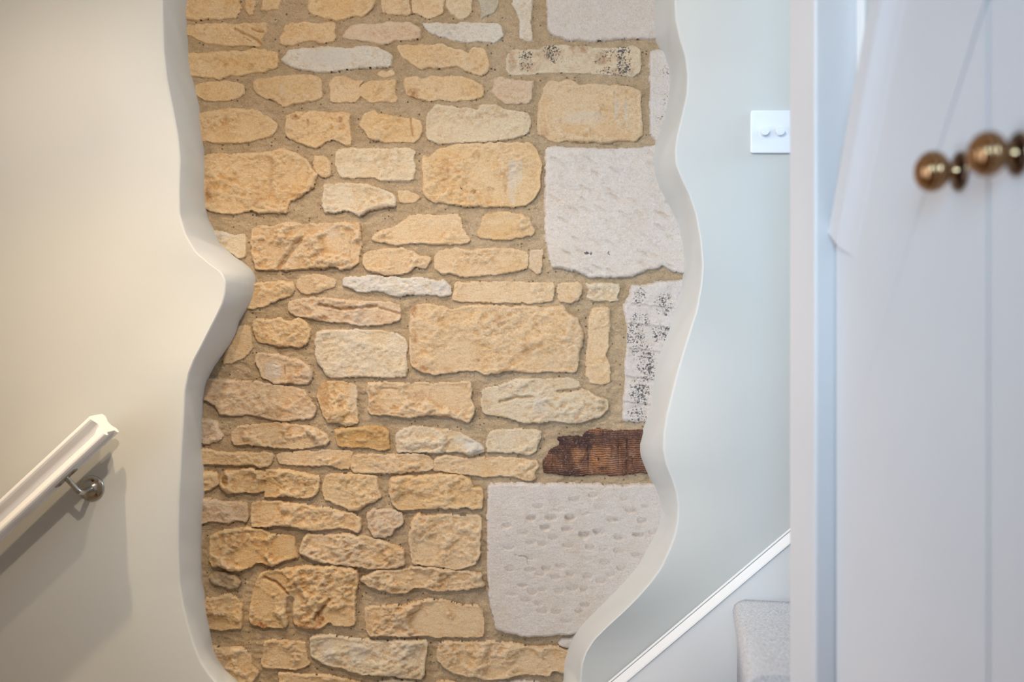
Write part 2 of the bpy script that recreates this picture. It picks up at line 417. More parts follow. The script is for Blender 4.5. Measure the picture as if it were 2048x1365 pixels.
# outline, colour, protrusion (px), edge rounding, chip cell, chip amount
ST = [
('A 10,-50 440,-50 430,20 455,60 440,110 410,145 330,150 230,165 170,150 100,165 10,155 -60,155','y',9,7,60,.3),
('A 490,-50 565,-50 560,70 545,120 515,125 490,80','t',6,4,40,.2),
('A 620,-50 780,-50 760,40 745,80 700,75 660,95 610,85 625,40','y',7,5,50,.4),
('A 1010,-50 1530,-50 1525,30 1510,70 1460,120 1400,145 1340,130 1280,160 1220,165 1160,150 1080,145 1010,110 985,60','y',9,8,70,.3),
('A 1575,-50 1610,-50 1615,100 1590,100 1575,60','t',4,3,30,.2),
('A 1620,-50 1830,-50 1800,20 1820,60 1810,110 1780,135 1700,120 1620,120 1610,60','t',6,5,50,.4),
('A 1833,-50 2087,-50 2080,106 2003,141 1946,150 1883,113 1833,113 1826,64','t',7,6,60,.3),
('B 90,-50 300,-50 295,60 285,130 230,160 170,150 130,110 90,60','c',7,6,60,.3),
('B 355,-50 520,-50 510,60 480,100 440,120 400,140 370,155 375,90 360,40','g',5,5,40,.4),
('B 640,-50 770,-50 795,60 770,110 765,200 790,330 720,330 680,310 690,230 675,130 620,30','w',6,5,60,.4),
('B 900,-60 1820,-60 1880,300 1850,340 1770,325 1690,315 1500,320 1250,335 1150,325 1080,330 1000,305 940,280 905,235 900,160 910,90 895,40','W',11,6,70,.35),
('A -40,215 120,200 200,195 300,190 400,195 480,190 560,185 660,190 655,260 635,290 620,330 630,375 560,380 480,368 380,375 270,360 150,340 60,295 -40,270','y',8,5,60,.35),
('A 800,210 860,190 950,180 1080,195 1130,175 1210,185 1205,260 1215,300 1190,340 1100,345 1000,330 930,345 870,370 760,360 765,290 800,255','t',7,5,60,.3),
('A 1320,215 1400,195 1560,195 1640,170 1740,185 1810,180 1850,210 1890,230 1900,315 1800,320 1690,325 1640,345 1600,358 1550,355 1470,335 1400,325 1340,320 1270,300 1290,250','p',7,4,90,.12),
('A 1911,184 2031,180 2137,198 2243,180 2384,190 2511,184 2539,219 2560,296 2490,342 2384,335 2243,342 2137,318 2059,296 1996,282 1932,240','w',7,6,60,.3),
('A -40,440 60,430 160,430 300,415 450,410 560,395 680,410 745,425 750,490 740,545 680,570 560,590 500,605 440,615 380,612 330,620 280,635 200,620 80,620 0,620','y',9,6,80,.25),
('A 830,410 900,395 1050,385 1150,375 1300,395 1450,375 1560,385 1660,440 1670,480 1650,540 1500,545 1350,560 1200,575 1120,585 1000,570 900,555 800,520 770,480 790,460','w',10,7,90,.2),
('A 1706,364 1819,367 1925,364 2017,360 2080,353 2123,388 2208,402 2271,427 2313,381 2384,385 2419,424 2448,522 2426,586 2377,614 2328,597 2264,565 2172,530 2102,537 2031,547 1939,551 1911,565 1833,522 1749,466 1713,417','t',9,6,80,.35),
('B 580,440 620,410 700,400 820,400 880,375 980,365 1050,360 1100,375 1200,375 1290,385 1400,385 1500,380 1600,370 1650,400 1655,500 1640,580 1600,610 1500,610 1380,605 1250,595 1150,590 1050,590 900,585 800,600 700,605 600,600 575,560','c',6,5,60,.3),
('B 1725,420 1800,400 1960,450 1990,700 1960,1000 1840,1200 1790,1150 1735,1090 1725,900 1730,700 1725,550','W',8,4,60,.3),
('A 1540,600 1580,565 1620,580 1670,560 1695,610 1600,618','t',3,3,30,.2),
('A 80,680 200,660 330,650 420,670 470,690 480,750 440,790 360,810 250,820 150,800 80,760','y',6,9,36,.8),
('A 540,660 620,625 760,620 900,605 1040,610 1095,640 1100,780 1060,800 1000,820 900,830 800,860 740,840 700,800 630,790 560,740','y',7,8,36,.8),
('A 1190,615 1300,620 1350,655 1440,650 1400,700 1430,760 1380,820 1300,825 1170,820 1175,740 1160,680','t',6,5,40,.6),
('A 1430,670 1500,650 1600,650 1700,640 1690,720 1705,800 1690,825 1600,815 1500,830 1440,800 1400,760 1410,700','y',7,6,40,.5),
('A 1763,635 1847,611 1911,639 1996,604 2066,621 2137,607 2229,621 2313,650 2384,685 2405,748 2384,784 2313,798 2208,812 2137,822 2059,805 1960,819 1904,798 1847,791 1791,762 1763,706','y',8,8,50,.5),
('B 475,640 500,615 570,625 650,650 790,650 790,690 770,740 775,800 740,835 680,830 620,840 560,825 500,790 465,740','p',7,5,90,.12),
('B 870,700 900,665 950,650 1010,665 1060,645 1130,665 1160,690 1280,680 1400,685 1520,690 1600,715 1655,740 1650,850 1665,1000 1660,1090 1620,1135 1500,1125 1380,1150 1250,1140 1180,1150 1060,1130 980,1150 900,1130 880,1100 830,1080 825,950 840,820 860,780','t',11,8,80,.4),
('A 110,920 250,890 330,880 450,880 560,880 620,920 700,960 750,1000 740,1050 700,1090 560,1130 430,1150 300,1150 120,1140 110,1050 110,980','y',9,12,50,.6),
('A 815,930 870,905 960,905 1040,890 1120,905 1200,910 1290,910 1335,920 1320,980 1335,1060 1340,1170 1270,1165 1200,1130 1140,1140 1080,1180 1040,1190 960,1165 900,1140 830,1110 805,1060 810,1000','y',10,5,50,.45),
('A 1440,920 1520,890 1560,920 1620,920 1700,945 1800,950 1890,970 1910,1050 1880,1120 1830,1150 1740,1150 1640,1145 1540,1135 1470,1100 1400,1000','y',8,7,60,.4),
('A 1946,930 1989,867 2031,845 2102,856 2158,856 2200,877 2271,863 2342,881 2384,852 2497,845 2560,880 2640,890 2700,905 2755,915 2775,970 2775,1020 2740,1070 2650,1110 2560,1120 2430,1140 2300,1145 2150,1155 2030,1155 1960,1125 1932,1070 1940,1010','c',10,6,80,.35),
('A 120,1260 240,1235 380,1240 500,1235 640,1225 720,1210 780,1200 850,1215 980,1280 1040,1380 1065,1400 1050,1455 1030,1515 960,1555 910,1605 850,1625 820,1705 700,1710 600,1710 540,1690 400,1725 260,1715 120,1655 100,1525 120,1400','y',12,9,60,.55),
('A 1040,1255 1120,1260 1165,1290 1175,1370 1170,1400 1130,1430 1100,1425 1060,1400 1040,1360 1030,1310','t',7,6,60,.2),
('A 1215,1210 1300,1190 1400,1200 1500,1190 1600,1200 1700,1195 1800,1190 1850,1210 1840,1290 1860,1340 1840,1400 1830,1450 1760,1455 1680,1450 1600,1455 1500,1430 1420,1425 1340,1430 1250,1425 1220,1360 1205,1290','c',8,7,50,.5),
('C 1120,160 1220,155 1350,145 1480,160 1560,190 1640,225 1700,260 1690,340 1600,345 1500,370 1400,415 1370,390 1290,365 1200,395 1130,390 1105,330 1110,240','c',15,8,90,.5),
('C 1710,205 1780,200 1860,230 1900,260 1850,300 1740,310 1715,270','t',4,6,50,.3),
('A 1911,1255 1960,1262 2031,1198 2102,1184 2208,1163 2384,1156 2525,1149 2778,1150 2828,1210 2868,1325 2858,1425 2848,1525 2798,1600 2728,1655 2608,1665 2408,1660 2278,1661 2137,1643 2017,1636 1946,1601 1904,1551 1911,1438 1904,1354','y',12,8,80,.45),
('D 890,-120 920,-140 1050,-135 1250,-130 1380,-120 1550,-135 1650,-140 1780,-150 1900,-60 2030,150 2090,500 2080,800 1990,870 1900,850 1830,800 1780,830 1700,850 1600,890 1500,905 1400,905 1240,910 1180,870 1080,850 1000,830 940,830 915,760 895,640 885,560 880,300 885,100','W',12,6,90,.25),
('C 120,500 250,530 330,550 420,570 480,550 500,600 490,740 440,760 300,660 150,560','c',9,8,50,.5),
('C 540,510 620,490 700,500 800,470 880,465 950,480 1100,470 1250,465 1400,470 1420,560 1420,640 1400,740 1395,790 1340,825 1260,840 1200,820 1100,835 1000,830 900,840 780,850 700,840 640,850 580,840 560,780 540,700 530,600','t',16,8,44,1.0),
('C 1510,570 1600,520 1700,490 1800,420 1900,400 2020,410 2188,400 2220,440 2228,520 2288,590 2288,620 2200,640 2100,640 2000,635 1900,625 1800,630 1700,640 1600,630 1550,620 1500,600','t',10,9,60,.6),
('D 380,430 420,400 500,385 600,385 700,400 770,430 780,480 800,530 790,560 700,590 600,600 500,600 400,600 350,580 340,540 370,490','y',10,10,60,.6),
('C 1440,720 1500,690 1600,680 1750,665 1840,700 1880,730 1970,740 1980,770 1930,830 1850,820 1800,860 1720,880 1650,890 1580,880 1540,860 1460,850 1430,800','t',11,10,44,.8),
('D 0,730 30,700 150,670 300,690 400,670 520,665 650,680 740,700 760,750 735,840 700,850 600,860 500,880 400,890 280,895 200,900 120,870 50,870 -10,840 0,790','t',9,9,50,.7),
('D 770,690 870,680 865,800 850,870 820,880 790,850 750,830 750,790','p',5,5,30,.5),
('C 900,920 960,890 1060,880 1130,890 1220,930 1200,980 1100,1020 1000,1040 930,1030 900,980','t',6,9,40,.7),
('C 1280,910 1330,895 1400,905 1500,890 1600,900 1750,910 1900,905 2010,930 2068,930 2133,970 2138,1050 2080,1060 2000,1045 1900,1050 1830,1035 1750,1050 1680,1055 1600,1030 1550,1010 1450,1020 1380,1010 1310,980 1270,970','w',9,5,30,.45),
('D 160,950 300,945 450,945 600,945 750,945 950,945 960,990 950,1060 940,1100 800,1110 600,1110 400,1105 200,1100 130,1080 150,1020','t',8,6,60,.55),
('D 990,960 1060,950 1150,945 1185,970 1180,1040 1150,1080 1080,1110 1020,1110 985,1080 985,1010','t',8,6,44,.5),
('D 1205,955 1300,955 1400,950 1480,960 1475,1010 1460,1060 1470,1085 1400,1095 1300,1090 1240,1080 1215,1060 1230,1010','c',9,6,44,.5),
('C 540,960 620,940 700,935 800,940 870,950 880,1000 870,1040 820,1070 760,1080 700,1110 640,1140 540,1160 470,1150 480,1080 520,1000','y',11,8,50,.6),
('C 830,1110 880,1090 1000,1065 1200,1080 1350,1090 1500,1100 1640,1110 1730,1130 1735,1250 1600,1285 1500,1290 1400,1290 1300,1265 1200,1265 1100,1250 980,1225 900,1225 840,1190','p',13,7,60,.6),
('D -190,1160 -150,1125 -50,1120 50,1130 130,1165 200,1140 300,1125 400,1135 500,1125 600,1145 700,1130 800,1135 900,1150 1020,1130 1080,1200 1140,1230 1180,1320 1195,1385 1180,1455 1150,1525 1155,1605 1130,1665 1000,1665 900,1660 800,1670 700,1655 560,1655 480,1675 400,1690 340,1655 200,1660 80,1670 0,1685 -60,1675 -130,1655 -190,1615 -200,1475 -200,1345','t',13,7,110,.3),
('D 1260,1160 1330,1140 1400,1150 1405,1330 1390,1385 1395,1445 1370,1525 1400,1605 1410,1675 1400,1745 1340,1765 1250,1755 1215,1685 1210,1575 1230,1425 1240,1260','t',6,6,60,.35),
('D 1580,960 1650,965 1720,960 1800,940 2050,920 2090,1325 2040,1500 1990,1600 1930,1800 1900,1950 1880,2065 1700,2065 1510,2060 1515,1925 1530,1725 1525,1575 1545,1385 1530,1250 1510,1130 1570,1050','W',11,5,60,.5),
('E 540,-60 580,-90 680,-80 760,-90 850,-60 920,-100 980,-60 1010,0 1000,60 990,110 930,140 850,130 760,130 680,110 600,100 560,50 550,0','y',12,9,50,.6),
('E 360,-20 480,-40 520,-20 530,60 540,160 480,220 400,260 300,280','t',6,8,50,.4),
('E 570,200 640,185 720,195 850,230 930,240 1000,290 1025,350 1010,420 960,440 860,430 800,425 730,435 680,415 620,380 590,310 570,260','p',12,7,50,.55),
('E 1060,20 1120,0 1200,0 1300,5 1450,0 1560,10 1700,25 1780,80 1790,150 1775,200 1785,300 1780,380 1600,380 1450,375 1300,380 1230,385 1150,375 1110,310 1060,260 1050,200 1045,100','c',12,7,90,.3),
('E 160,400 300,395 400,410 500,415 600,410 640,435 760,440 860,460 960,480 1000,540 1060,620 1035,690 1020,715 900,720 800,740 700,715 600,690 500,680 400,690 280,680 260,620 180,570 110,560 80,480','p',13,6,70,.45),
('E 1100,430 1180,410 1280,420 1380,450 1385,540 1390,640 1395,740 1330,770 1290,775 1220,745 1150,740 1110,680 1090,600 1060,540 1080,470','y',14,5,70,.9),
('E 1465,430 1600,420 1800,430 1950,420 2000,435 2108,425 2298,420 2308,480 2298,560 2328,620 2318,700 2278,745 2208,720 2128,700 2008,685 1900,690 1840,700 1760,700 1640,685 1500,685 1470,640 1480,560 1460,480','t',17,6,60,.7),
('F 380,480 470,460 560,430 650,400 760,385 850,400 950,390 1100,390 1160,420 1165,465 1200,480 1300,530 1390,570 1390,640 1330,700 1260,720 1160,755 1050,740 960,725 850,745 780,750 690,745 600,710 500,690 390,670 370,600','c',13,7,80,.45),
('E 90,720 200,710 260,720 280,790 310,860 260,900 200,910 90,910','p',10,8,50,.5),
('E 370,830 430,780 550,765 650,755 750,750 850,760 950,770 1050,790 1130,820 1165,880 1150,920 1060,935 950,950 850,950 740,945 620,930 500,915 400,930 380,880','t',17,6,60,.9),
('E 1200,800 1300,785 1450,775 1600,775 1640,820 1640,880 1650,965 1600,975 1500,955 1400,940 1300,940 1240,930 1210,880','o',14,8,70,.55),
('E 1700,830 1760,790 1850,775 1950,785 2058,800 2208,830 2308,880 2378,920 2413,970 2358,1000 2288,1005 2208,985 2100,990 2008,985 1900,980 1800,985 1705,980 1700,900','c',14,6,60,.7),
('F 415,870 450,810 550,795 680,800 850,810 845,870 820,920 810,980 760,1005 700,1000 640,985 580,990 500,980 420,980 410,920','c',11,7,80,.45),
('E 80,960 200,960 270,980 400,985 550,985 650,975 700,990 720,1010 710,1060 670,1100 610,1105 540,1080 450,1085 350,1085 250,1080 100,1080','y',12,7,50,.5),
('E 780,990 860,985 930,970 1060,980 1100,965 1200,970 1350,970 1345,1030 1325,1120 1250,1115 1180,1100 1060,1085 950,1090 850,1085 760,1070 740,1010','t',12,4,50,.85),
('E 1350,1000 1450,995 1560,1000 1650,1005 1750,1000 1850,990 1960,1010 1990,1060 2008,1110 1950,1135 1850,1140 1750,1150 1600,1150 1500,1150 1350,1145 1330,1100','t',13,6,50,.6),
('F 10,1020 100,1010 200,1025 300,1030 500,1020 600,1025 700,1030 820,1060 830,1100 800,1140 810,1200 760,1215 700,1210 640,1180 560,1170 450,1180 350,1175 200,1150 80,1140 -10,1130 -15,1060','t',10,6,60,.6),
('E 80,1140 200,1140 270,1160 275,1230 260,1260 180,1300 80,1290','y',12,7,60,.3),
('E 290,1170 340,1130 420,1130 500,1115 560,1120 640,1150 660,1120 800,1120 900,1135 1000,1160 1085,1175 1085,1230 1065,1310 1030,1340 960,1350 880,1345 820,1330 740,1340 640,1340 650,1290 560,1310 480,1300 400,1310 350,1315 300,1280 280,1230','y',17,8,44,1.0),
('P 652,952 675,948 700,946 735,948 753,953 756,967 760,984 765,993 753,1002 735,1009 718,1019 700,1021 685,1014 662,1005 648,998 645,977','y',14,7,60,.6),
('P 783,954 805,951 832,953 849,949 876,949 902,948 925,951 943,963 946,975 962,977 967,988 964,1018 951,1018 929,1016 907,1017 876,1016 849,1019 823,1019 798,1018 784,1007 779,989 778,970','y',15,8,60,.5),
('P 976,968 1040,966 1150,968 1240,970 1310,968 1360,1000 1365,1060 1340,1110 1310,1160 1240,1215 1175,1265 1145,1268 1110,1270 1075,1273 1045,1272 1018,1265 992,1258 988,1240 980,1210 977,1150 975,1090 975,1030','W',13,7,120,.12),
('P 385,996 413,996 448,1003 492,1005 497,1014 499,1033 494,1044 472,1040 458,1047 439,1044 421,1042 395,1050 385,1030','p',12,7,60,.4),
('P 505,1008 520,1003 536,1004 562,1003 606,1009 641,1014 676,1021 705,1027 722,1034 724,1050 720,1065 705,1062 680,1056 655,1060 630,1062 605,1058 580,1053 555,1052 530,1055 506,1052 503,1035','t',16,6,60,.6),
('P 735,1026 746,1016 770,1019 791,1019 804,1026 807,1040 805,1051 788,1058 786,1070 770,1075 749,1074 739,1061 735,1047','p',14,8,40,.6),
('P 822,1050 826,1035 837,1027 846,1030 869,1029 893,1028 928,1034 955,1029 963,1034 962,1060 959,1082 961,1109 950,1129 937,1134 914,1138 894,1136 856,1131 825,1129 821,1105 817,1078','t',15,7,60,.6),
('G 200,200 260,160 370,130 500,115 620,140 700,180 850,175 885,210 890,280 915,360 850,375 780,395 720,425 660,415 590,395 520,440 450,465 380,460 310,440 230,430 200,380 200,300','y',19,9,50,1.0),
('G 960,200 990,175 1100,185 1250,170 1400,190 1550,210 1650,250 1765,290 1765,430 1650,445 1500,450 1380,430 1200,410 1080,390 1000,365 930,330 925,290','t',18,8,50,.8),
('G 540,650 580,560 600,500 660,470 800,450 900,440 960,425 1100,430 1200,420 1260,440 1330,435 1390,470 1395,550 1370,650 1375,780 1370,900 1300,910 1200,910 1160,870 1080,930 1000,935 920,910 850,870 800,920 700,925 620,920 540,900 515,840 530,760','y',18,9,44,1.0),
('G 190,520 240,480 320,480 400,500 455,560 430,600 370,610 300,590 230,575','b',12,10,30,.7),
('G 160,690 280,680 350,660 430,690 460,740 470,880 460,930 380,935 300,945 190,930 160,800','y',14,8,44,.8),
('G 1405,540 1500,480 1560,460 1700,465 1850,440 2000,440 2068,450 2208,465 2388,490 2378,540 2408,580 2388,600 2288,610 2158,625 2038,625 1960,620 1850,600 1780,640 1700,655 1640,640 1560,615 1470,590','t',18,6,50,.8),
('G 1450,770 1520,760 1600,745 1750,745 1860,710 1950,700 2058,700 2158,720 2238,760 2338,745 2398,800 2393,990 2308,1000 2208,995 2008,1000 1920,980 1800,995 1700,995 1600,985 1480,990 1455,950 1455,850','t',18,6,70,.9),
('G 1010,1000 1080,985 1200,995 1330,1010 1450,1020 1600,1030 1750,1025 1900,1030 1950,1030 1940,1120 1925,1220 1930,1290 1890,1340 1800,1330 1700,1310 1600,1300 1450,1295 1350,1270 1250,1240 1170,1230 1100,1190 1010,1150 1005,1080','c',19,7,80,.6),
('G 640,1040 700,1020 760,1035 850,1030 960,1045 980,1110 985,1180 1010,1210 960,1240 880,1265 800,1255 720,1255 640,1240 610,1200 630,1150','t',16,6,60,.9),
('G 180,1070 300,1090 400,1080 480,1100 530,1160 540,1220 600,1280 560,1350 500,1400 380,1400 250,1260','t',14,8,44,.8),
('H 20,1100 40,1045 120,1030 250,1040 400,1035 500,1035 620,1045 700,1060 760,1075 900,1070 980,1085 1090,1110 1080,1230 1030,1280 960,1270 900,1320 800,1300 700,1300 600,1320 500,1340 400,1345 330,1310 250,1310 150,1290 80,1250 20,1180','t',16,7,60,.7),
('H 990,1040 1020,1010 1060,1015 1150,1010 1140,1085 1050,1085 1000,1075','W',9,5,30,.5),
('G 750,1290 850,1285 1000,1300 1150,1300 1250,1330 1350,1350 1500,1400 1500,1500 800,1500 770,1400','t',16,6,60,.6),
('G 1560,1355 1650,1335 1750,1350 1850,1360 1900,1400 1900,1500 1500,1500','c',12,6,60,.4),
('H 500,1362 700,1352 850,1362 870,1500 480,1500','W',12,6,60,.3),
('H 0,1358 100,1350 180,1365 200,1500 0,1500','t',12,6,60,.4),
]
LABELS = {10:'large pale squared limestone block at the top right', 38:'tall pale dressed block with slanting tool marks', 76:'',
 77:'big pale dressed block with rows of pick marks', 55:'pale block speckled with dark soot spots', 18:'long stone with black lichen stains', 16:'long whitish stone', 84:'bulging two-lobed stone with rusty lower edge'}

def q(t, x, y):
    ox, oy = TILE[t]; return (ox+x*SC, oy+y*SC)
# stains: channel (0 rust, 1 dark, 2 white), centre, radii, strength
STAIN = []
def s_(ch, t, x, y, rx, ry, k=1.0):
    if ch == 1 and rx > 28 and ry > 25: rx *= 1.45; ry *= 1.45; k *= 0.85
    c = q(t, x, y); STAIN.append((ch, c[0], c[1], rx*SC, ry*SC, k))
for a in ((600,905,75,50),(1000,905,100,42),(1080,840,45,60),(840,800,25,60)): s_(0,'G',*a,1.0)
for a in ((1830,760,60,60,.7),(2030,720,30,30,.5),(890,950,45,30,.8),(990,1000,14,40,.8),(1250,970,35,30,.6),(2250,760,60,20,.3)): s_(0,'A',*a)
for a in ((330,1250,40,40,.5),): s_(0,'B',*a)
for a in ((520,930,70,30,.45),(880,1060,40,60,.5),(310,700,40,14,.4)): s_(0,'B',*a)
for a in ((520,1245,45,50,.7),(80,60,50,120,.45),(310,220,30,25,.8),(560,150,20,90,.5),(440,200,40,30,.6),(-170,1160,40,60,.8),(-170,1380,30,60,.8)): s_(0,'D',*a)
for a in ((740,165,45,60,.6),(330,245,35,18,.9),(560,330,60,25,.5),(-100,320,80,40,.6),(100,320,50,40,.5),(1200,720,160,35,.35),(900,1000,20,60,.2)): s_(0,'F',*a)
for a in ((1120,520,50,120,.6),(800,120,60,20,.8),(930,120,40,30,.6),(330,1190,30,60,.8),(640,1215,30,30,.6),(950,1235,60,25,.7),(1500,830,110,50,.5),(1560,640,70,35,.5),(1880,530,60,60,.5),(300,1050,120,25,.4),(850,400,30,50,.5)): s_(0,'E',*a)
for a in ((450,240,140,60,.35),(600,240,90,50,.35),(680,130,60,30,.3)): s_(0,'G',*a)
for a in ((700,60,20,140,.45),(370,120,60,20,.5),(930,250,70,25,.6),(580,290,80,30,.35),(200,240,30,70,.7),(330,130,60,15,.3)): s_(0,'C',*a)
for a in ((730,480,45,90,.9),(935,420,60,50,1.0),(970,480,60,30,.9),(1510,480,50,130,1.2),(1410,470,16,40,1.0),(1450,575,110,40,.7),(1350,440,40,60,.6),(1290,500,15,20,.9),(1420,420,50,20,.6)): s_(1,'B',*a)
for a in ((1850,600,40,60,.5),(1850,800,30,80,.5),(1800,960,30,30,.5)): s_(1,'B',*a)
for a in ((620,500,40,90,.5),(900,440,120,60,.4),(1150,400,80,40,.6),(1340,470,60,60,.7),(760,540,90,50,.4),(1500,580,120,40,.4)): s_(0,'B',*a)
for a in ((1640,1060,45,70,.8),(1830,1090,60,50,.9),(1650,1250,60,60,.9),(1840,1160,50,40,.9),(1620,1310,60,50,1.0),(1210,715,18,12,1.2),(1248,712,8,18,1.4),(1390,712,18,14,1.0),(260,150,12,50,.8),(212,190,12,14,1.4)): s_(1,'D',*a)
for a in ((1610,50,60,70,1.0),(1810,30,60,60,1.0),(1630,150,60,70,.6),(1700,270,60,110,1.0),(1730,330,40,60,.8),(1640,500,60,100,1.1),(1590,520,30,60,.7),(1620,680,60,50,1.0)): s_(1,'F',*a)
for a in ((910,235,45,28,.45),(700,250,60,60,.25)): s_(1,'A',*a)
for a in ((650,1000,0,0,0),): pass
for a in ((310,930,100,70,1.0),(220,880,80,40,.6),(850,600,80,100,.3)): s_(2,'F',*a)
for a in ((1150,470,250,70,.9),(1700,930,50,30,.2),(780,740,14,60,.5)): s_(2,'A',*a)
for a in ((2050,990,90,55,1.0),(1500,950,250,50,.55),(330,560,120,40,.6),(1180,540,60,60,.4)): s_(2,'C',*a)
for a in ((620,120,40,220,.6),(680,60,30,120,.5)): s_(2,'D',*a)
for a in ((720,330,80,80,.6),(1400,560,90,160,.4),(1400,0,140,220,.2)): s_(2,'E',*a)
for a in ((1150,1100,60,120,.6),(1380,1120,90,120,.5),(1800,1120,120,100,.3)): s_(2,'G',*a)
for a in ((1450,870,16,120,.5),(1530,900,14,100,.5),(1200,950,200,60,.3),(80,270,60,30,.5)): s_(2,'B',*a)

# gashes and cracks carved in the stones: points, half width (px), depth (px)
CR = [
 ([q('A',410,240),q('A',480,278),q('A',580,320),q('A',632,380)],2.6,7),
 ([q('A',540,238),q('A',580,258),q('A',640,262)],1.8,4),
 ([q('A',470,300),q('A',530,335)],1.2,3),
 ([q('C',1080,1125),q('C',1250,1160),q('C',1400,1150),q('C',1540,1135)],3.2,8),
 ([q('C',1560,1150),q('C',1640,1170),q('C',1735,1200)],2.5,5),
 ([q('F',520,580),q('F',640,548),q('F',780,535)],3.0,6),
 ([q('F',990,495),q('F',1080,490),q('F',1165,475)],3.4,7),
 ([q('C',940,600),q('C',880,660),q('C',820,740),q('C',760,830)],6,10),
 ([q('C',1390,1090),q('C',1560,1090)],1.2,2),
 ([q('A',1810,940),q('A',1830,1090)],2.2,4),
 ([q('E',800,290),q('E',805,360)],1.5,3),
 ([q('G',850,700),q('G',835,780),q('G',850,880)],7,16),
 ([q('G',640,520),q('G',740,560),q('G',830,650)],3,6),
 ([q('G',1160,700),q('G',1100,780),q('G',1040,850)],4,8),
 ([q('E',1590,470),q('E',1720,475)],1.4,3),
 ([q('H',640,335),q('H',740,355),q('H',745,420)],1.0,2.5),
 ([q('C',1335,560),q('C',1330,680),q('C',1325,755)],1.2,2),
 ([q('D',930,-90),q('D',935,0)],1.0,1.5),
 ([q('E',1205,440),q('E',1210,560),q('E',1170,740)],1.5,2),
]
# pick marks of the lower pale block
DENT = [q('H',*p) for p in ((575,95),(770,35),(930,30),(1085,30),(880,110),(1055,125),(945,190),(1195,165),(1310,145),(1470,190),(760,230),(860,240),(1065,255),(590,270),(1240,270),(1350,275),(1470,295),(760,345),(1600,330),(1660,345),(600,440),(890,440),(1210,360),(1360,390),(1490,435),(840,480),(960,505),(1400,485),(700,575),(860,600),(990,620),(1100,595),(780,625),(730,690),(830,720),(1190,600),(1330,540),(970,780),(860,775),(1330,670),(620,640),(760,450),(1010,420),(1080,480),(1220,500),(1050,700),(1200,730),(1050,860),(1150,780),(700,150),(1420,50),(1630,170))]
DENT += [(1040+x*.1758, 840+y*.1758) for x, y in ((200,970),(390,935),(430,1000),(610,890),(820,845),(900,980),(720,1045),(350,1100),(560,1100),(130,1105),(290,1210),(510,1230),(870,1255),(720,1300),(1100,1120),(1180,880),(1250,1010),(1310,1290),(1500,1260),(1420,960),(1380,1130))]
rng = random.Random(5)
TOOL = []
for i in range(9):
    for j in range(9):
        if rng.random() < 0.35: continue
        TOOL.append((1105+j*29+rng.uniform(-16,16)+(i % 2)*13, 318+i*27+rng.uniform(-13,13), rng.uniform(8,19), rng.uniform(3.5,6.5), rng.uniform(1.6,4.6)))

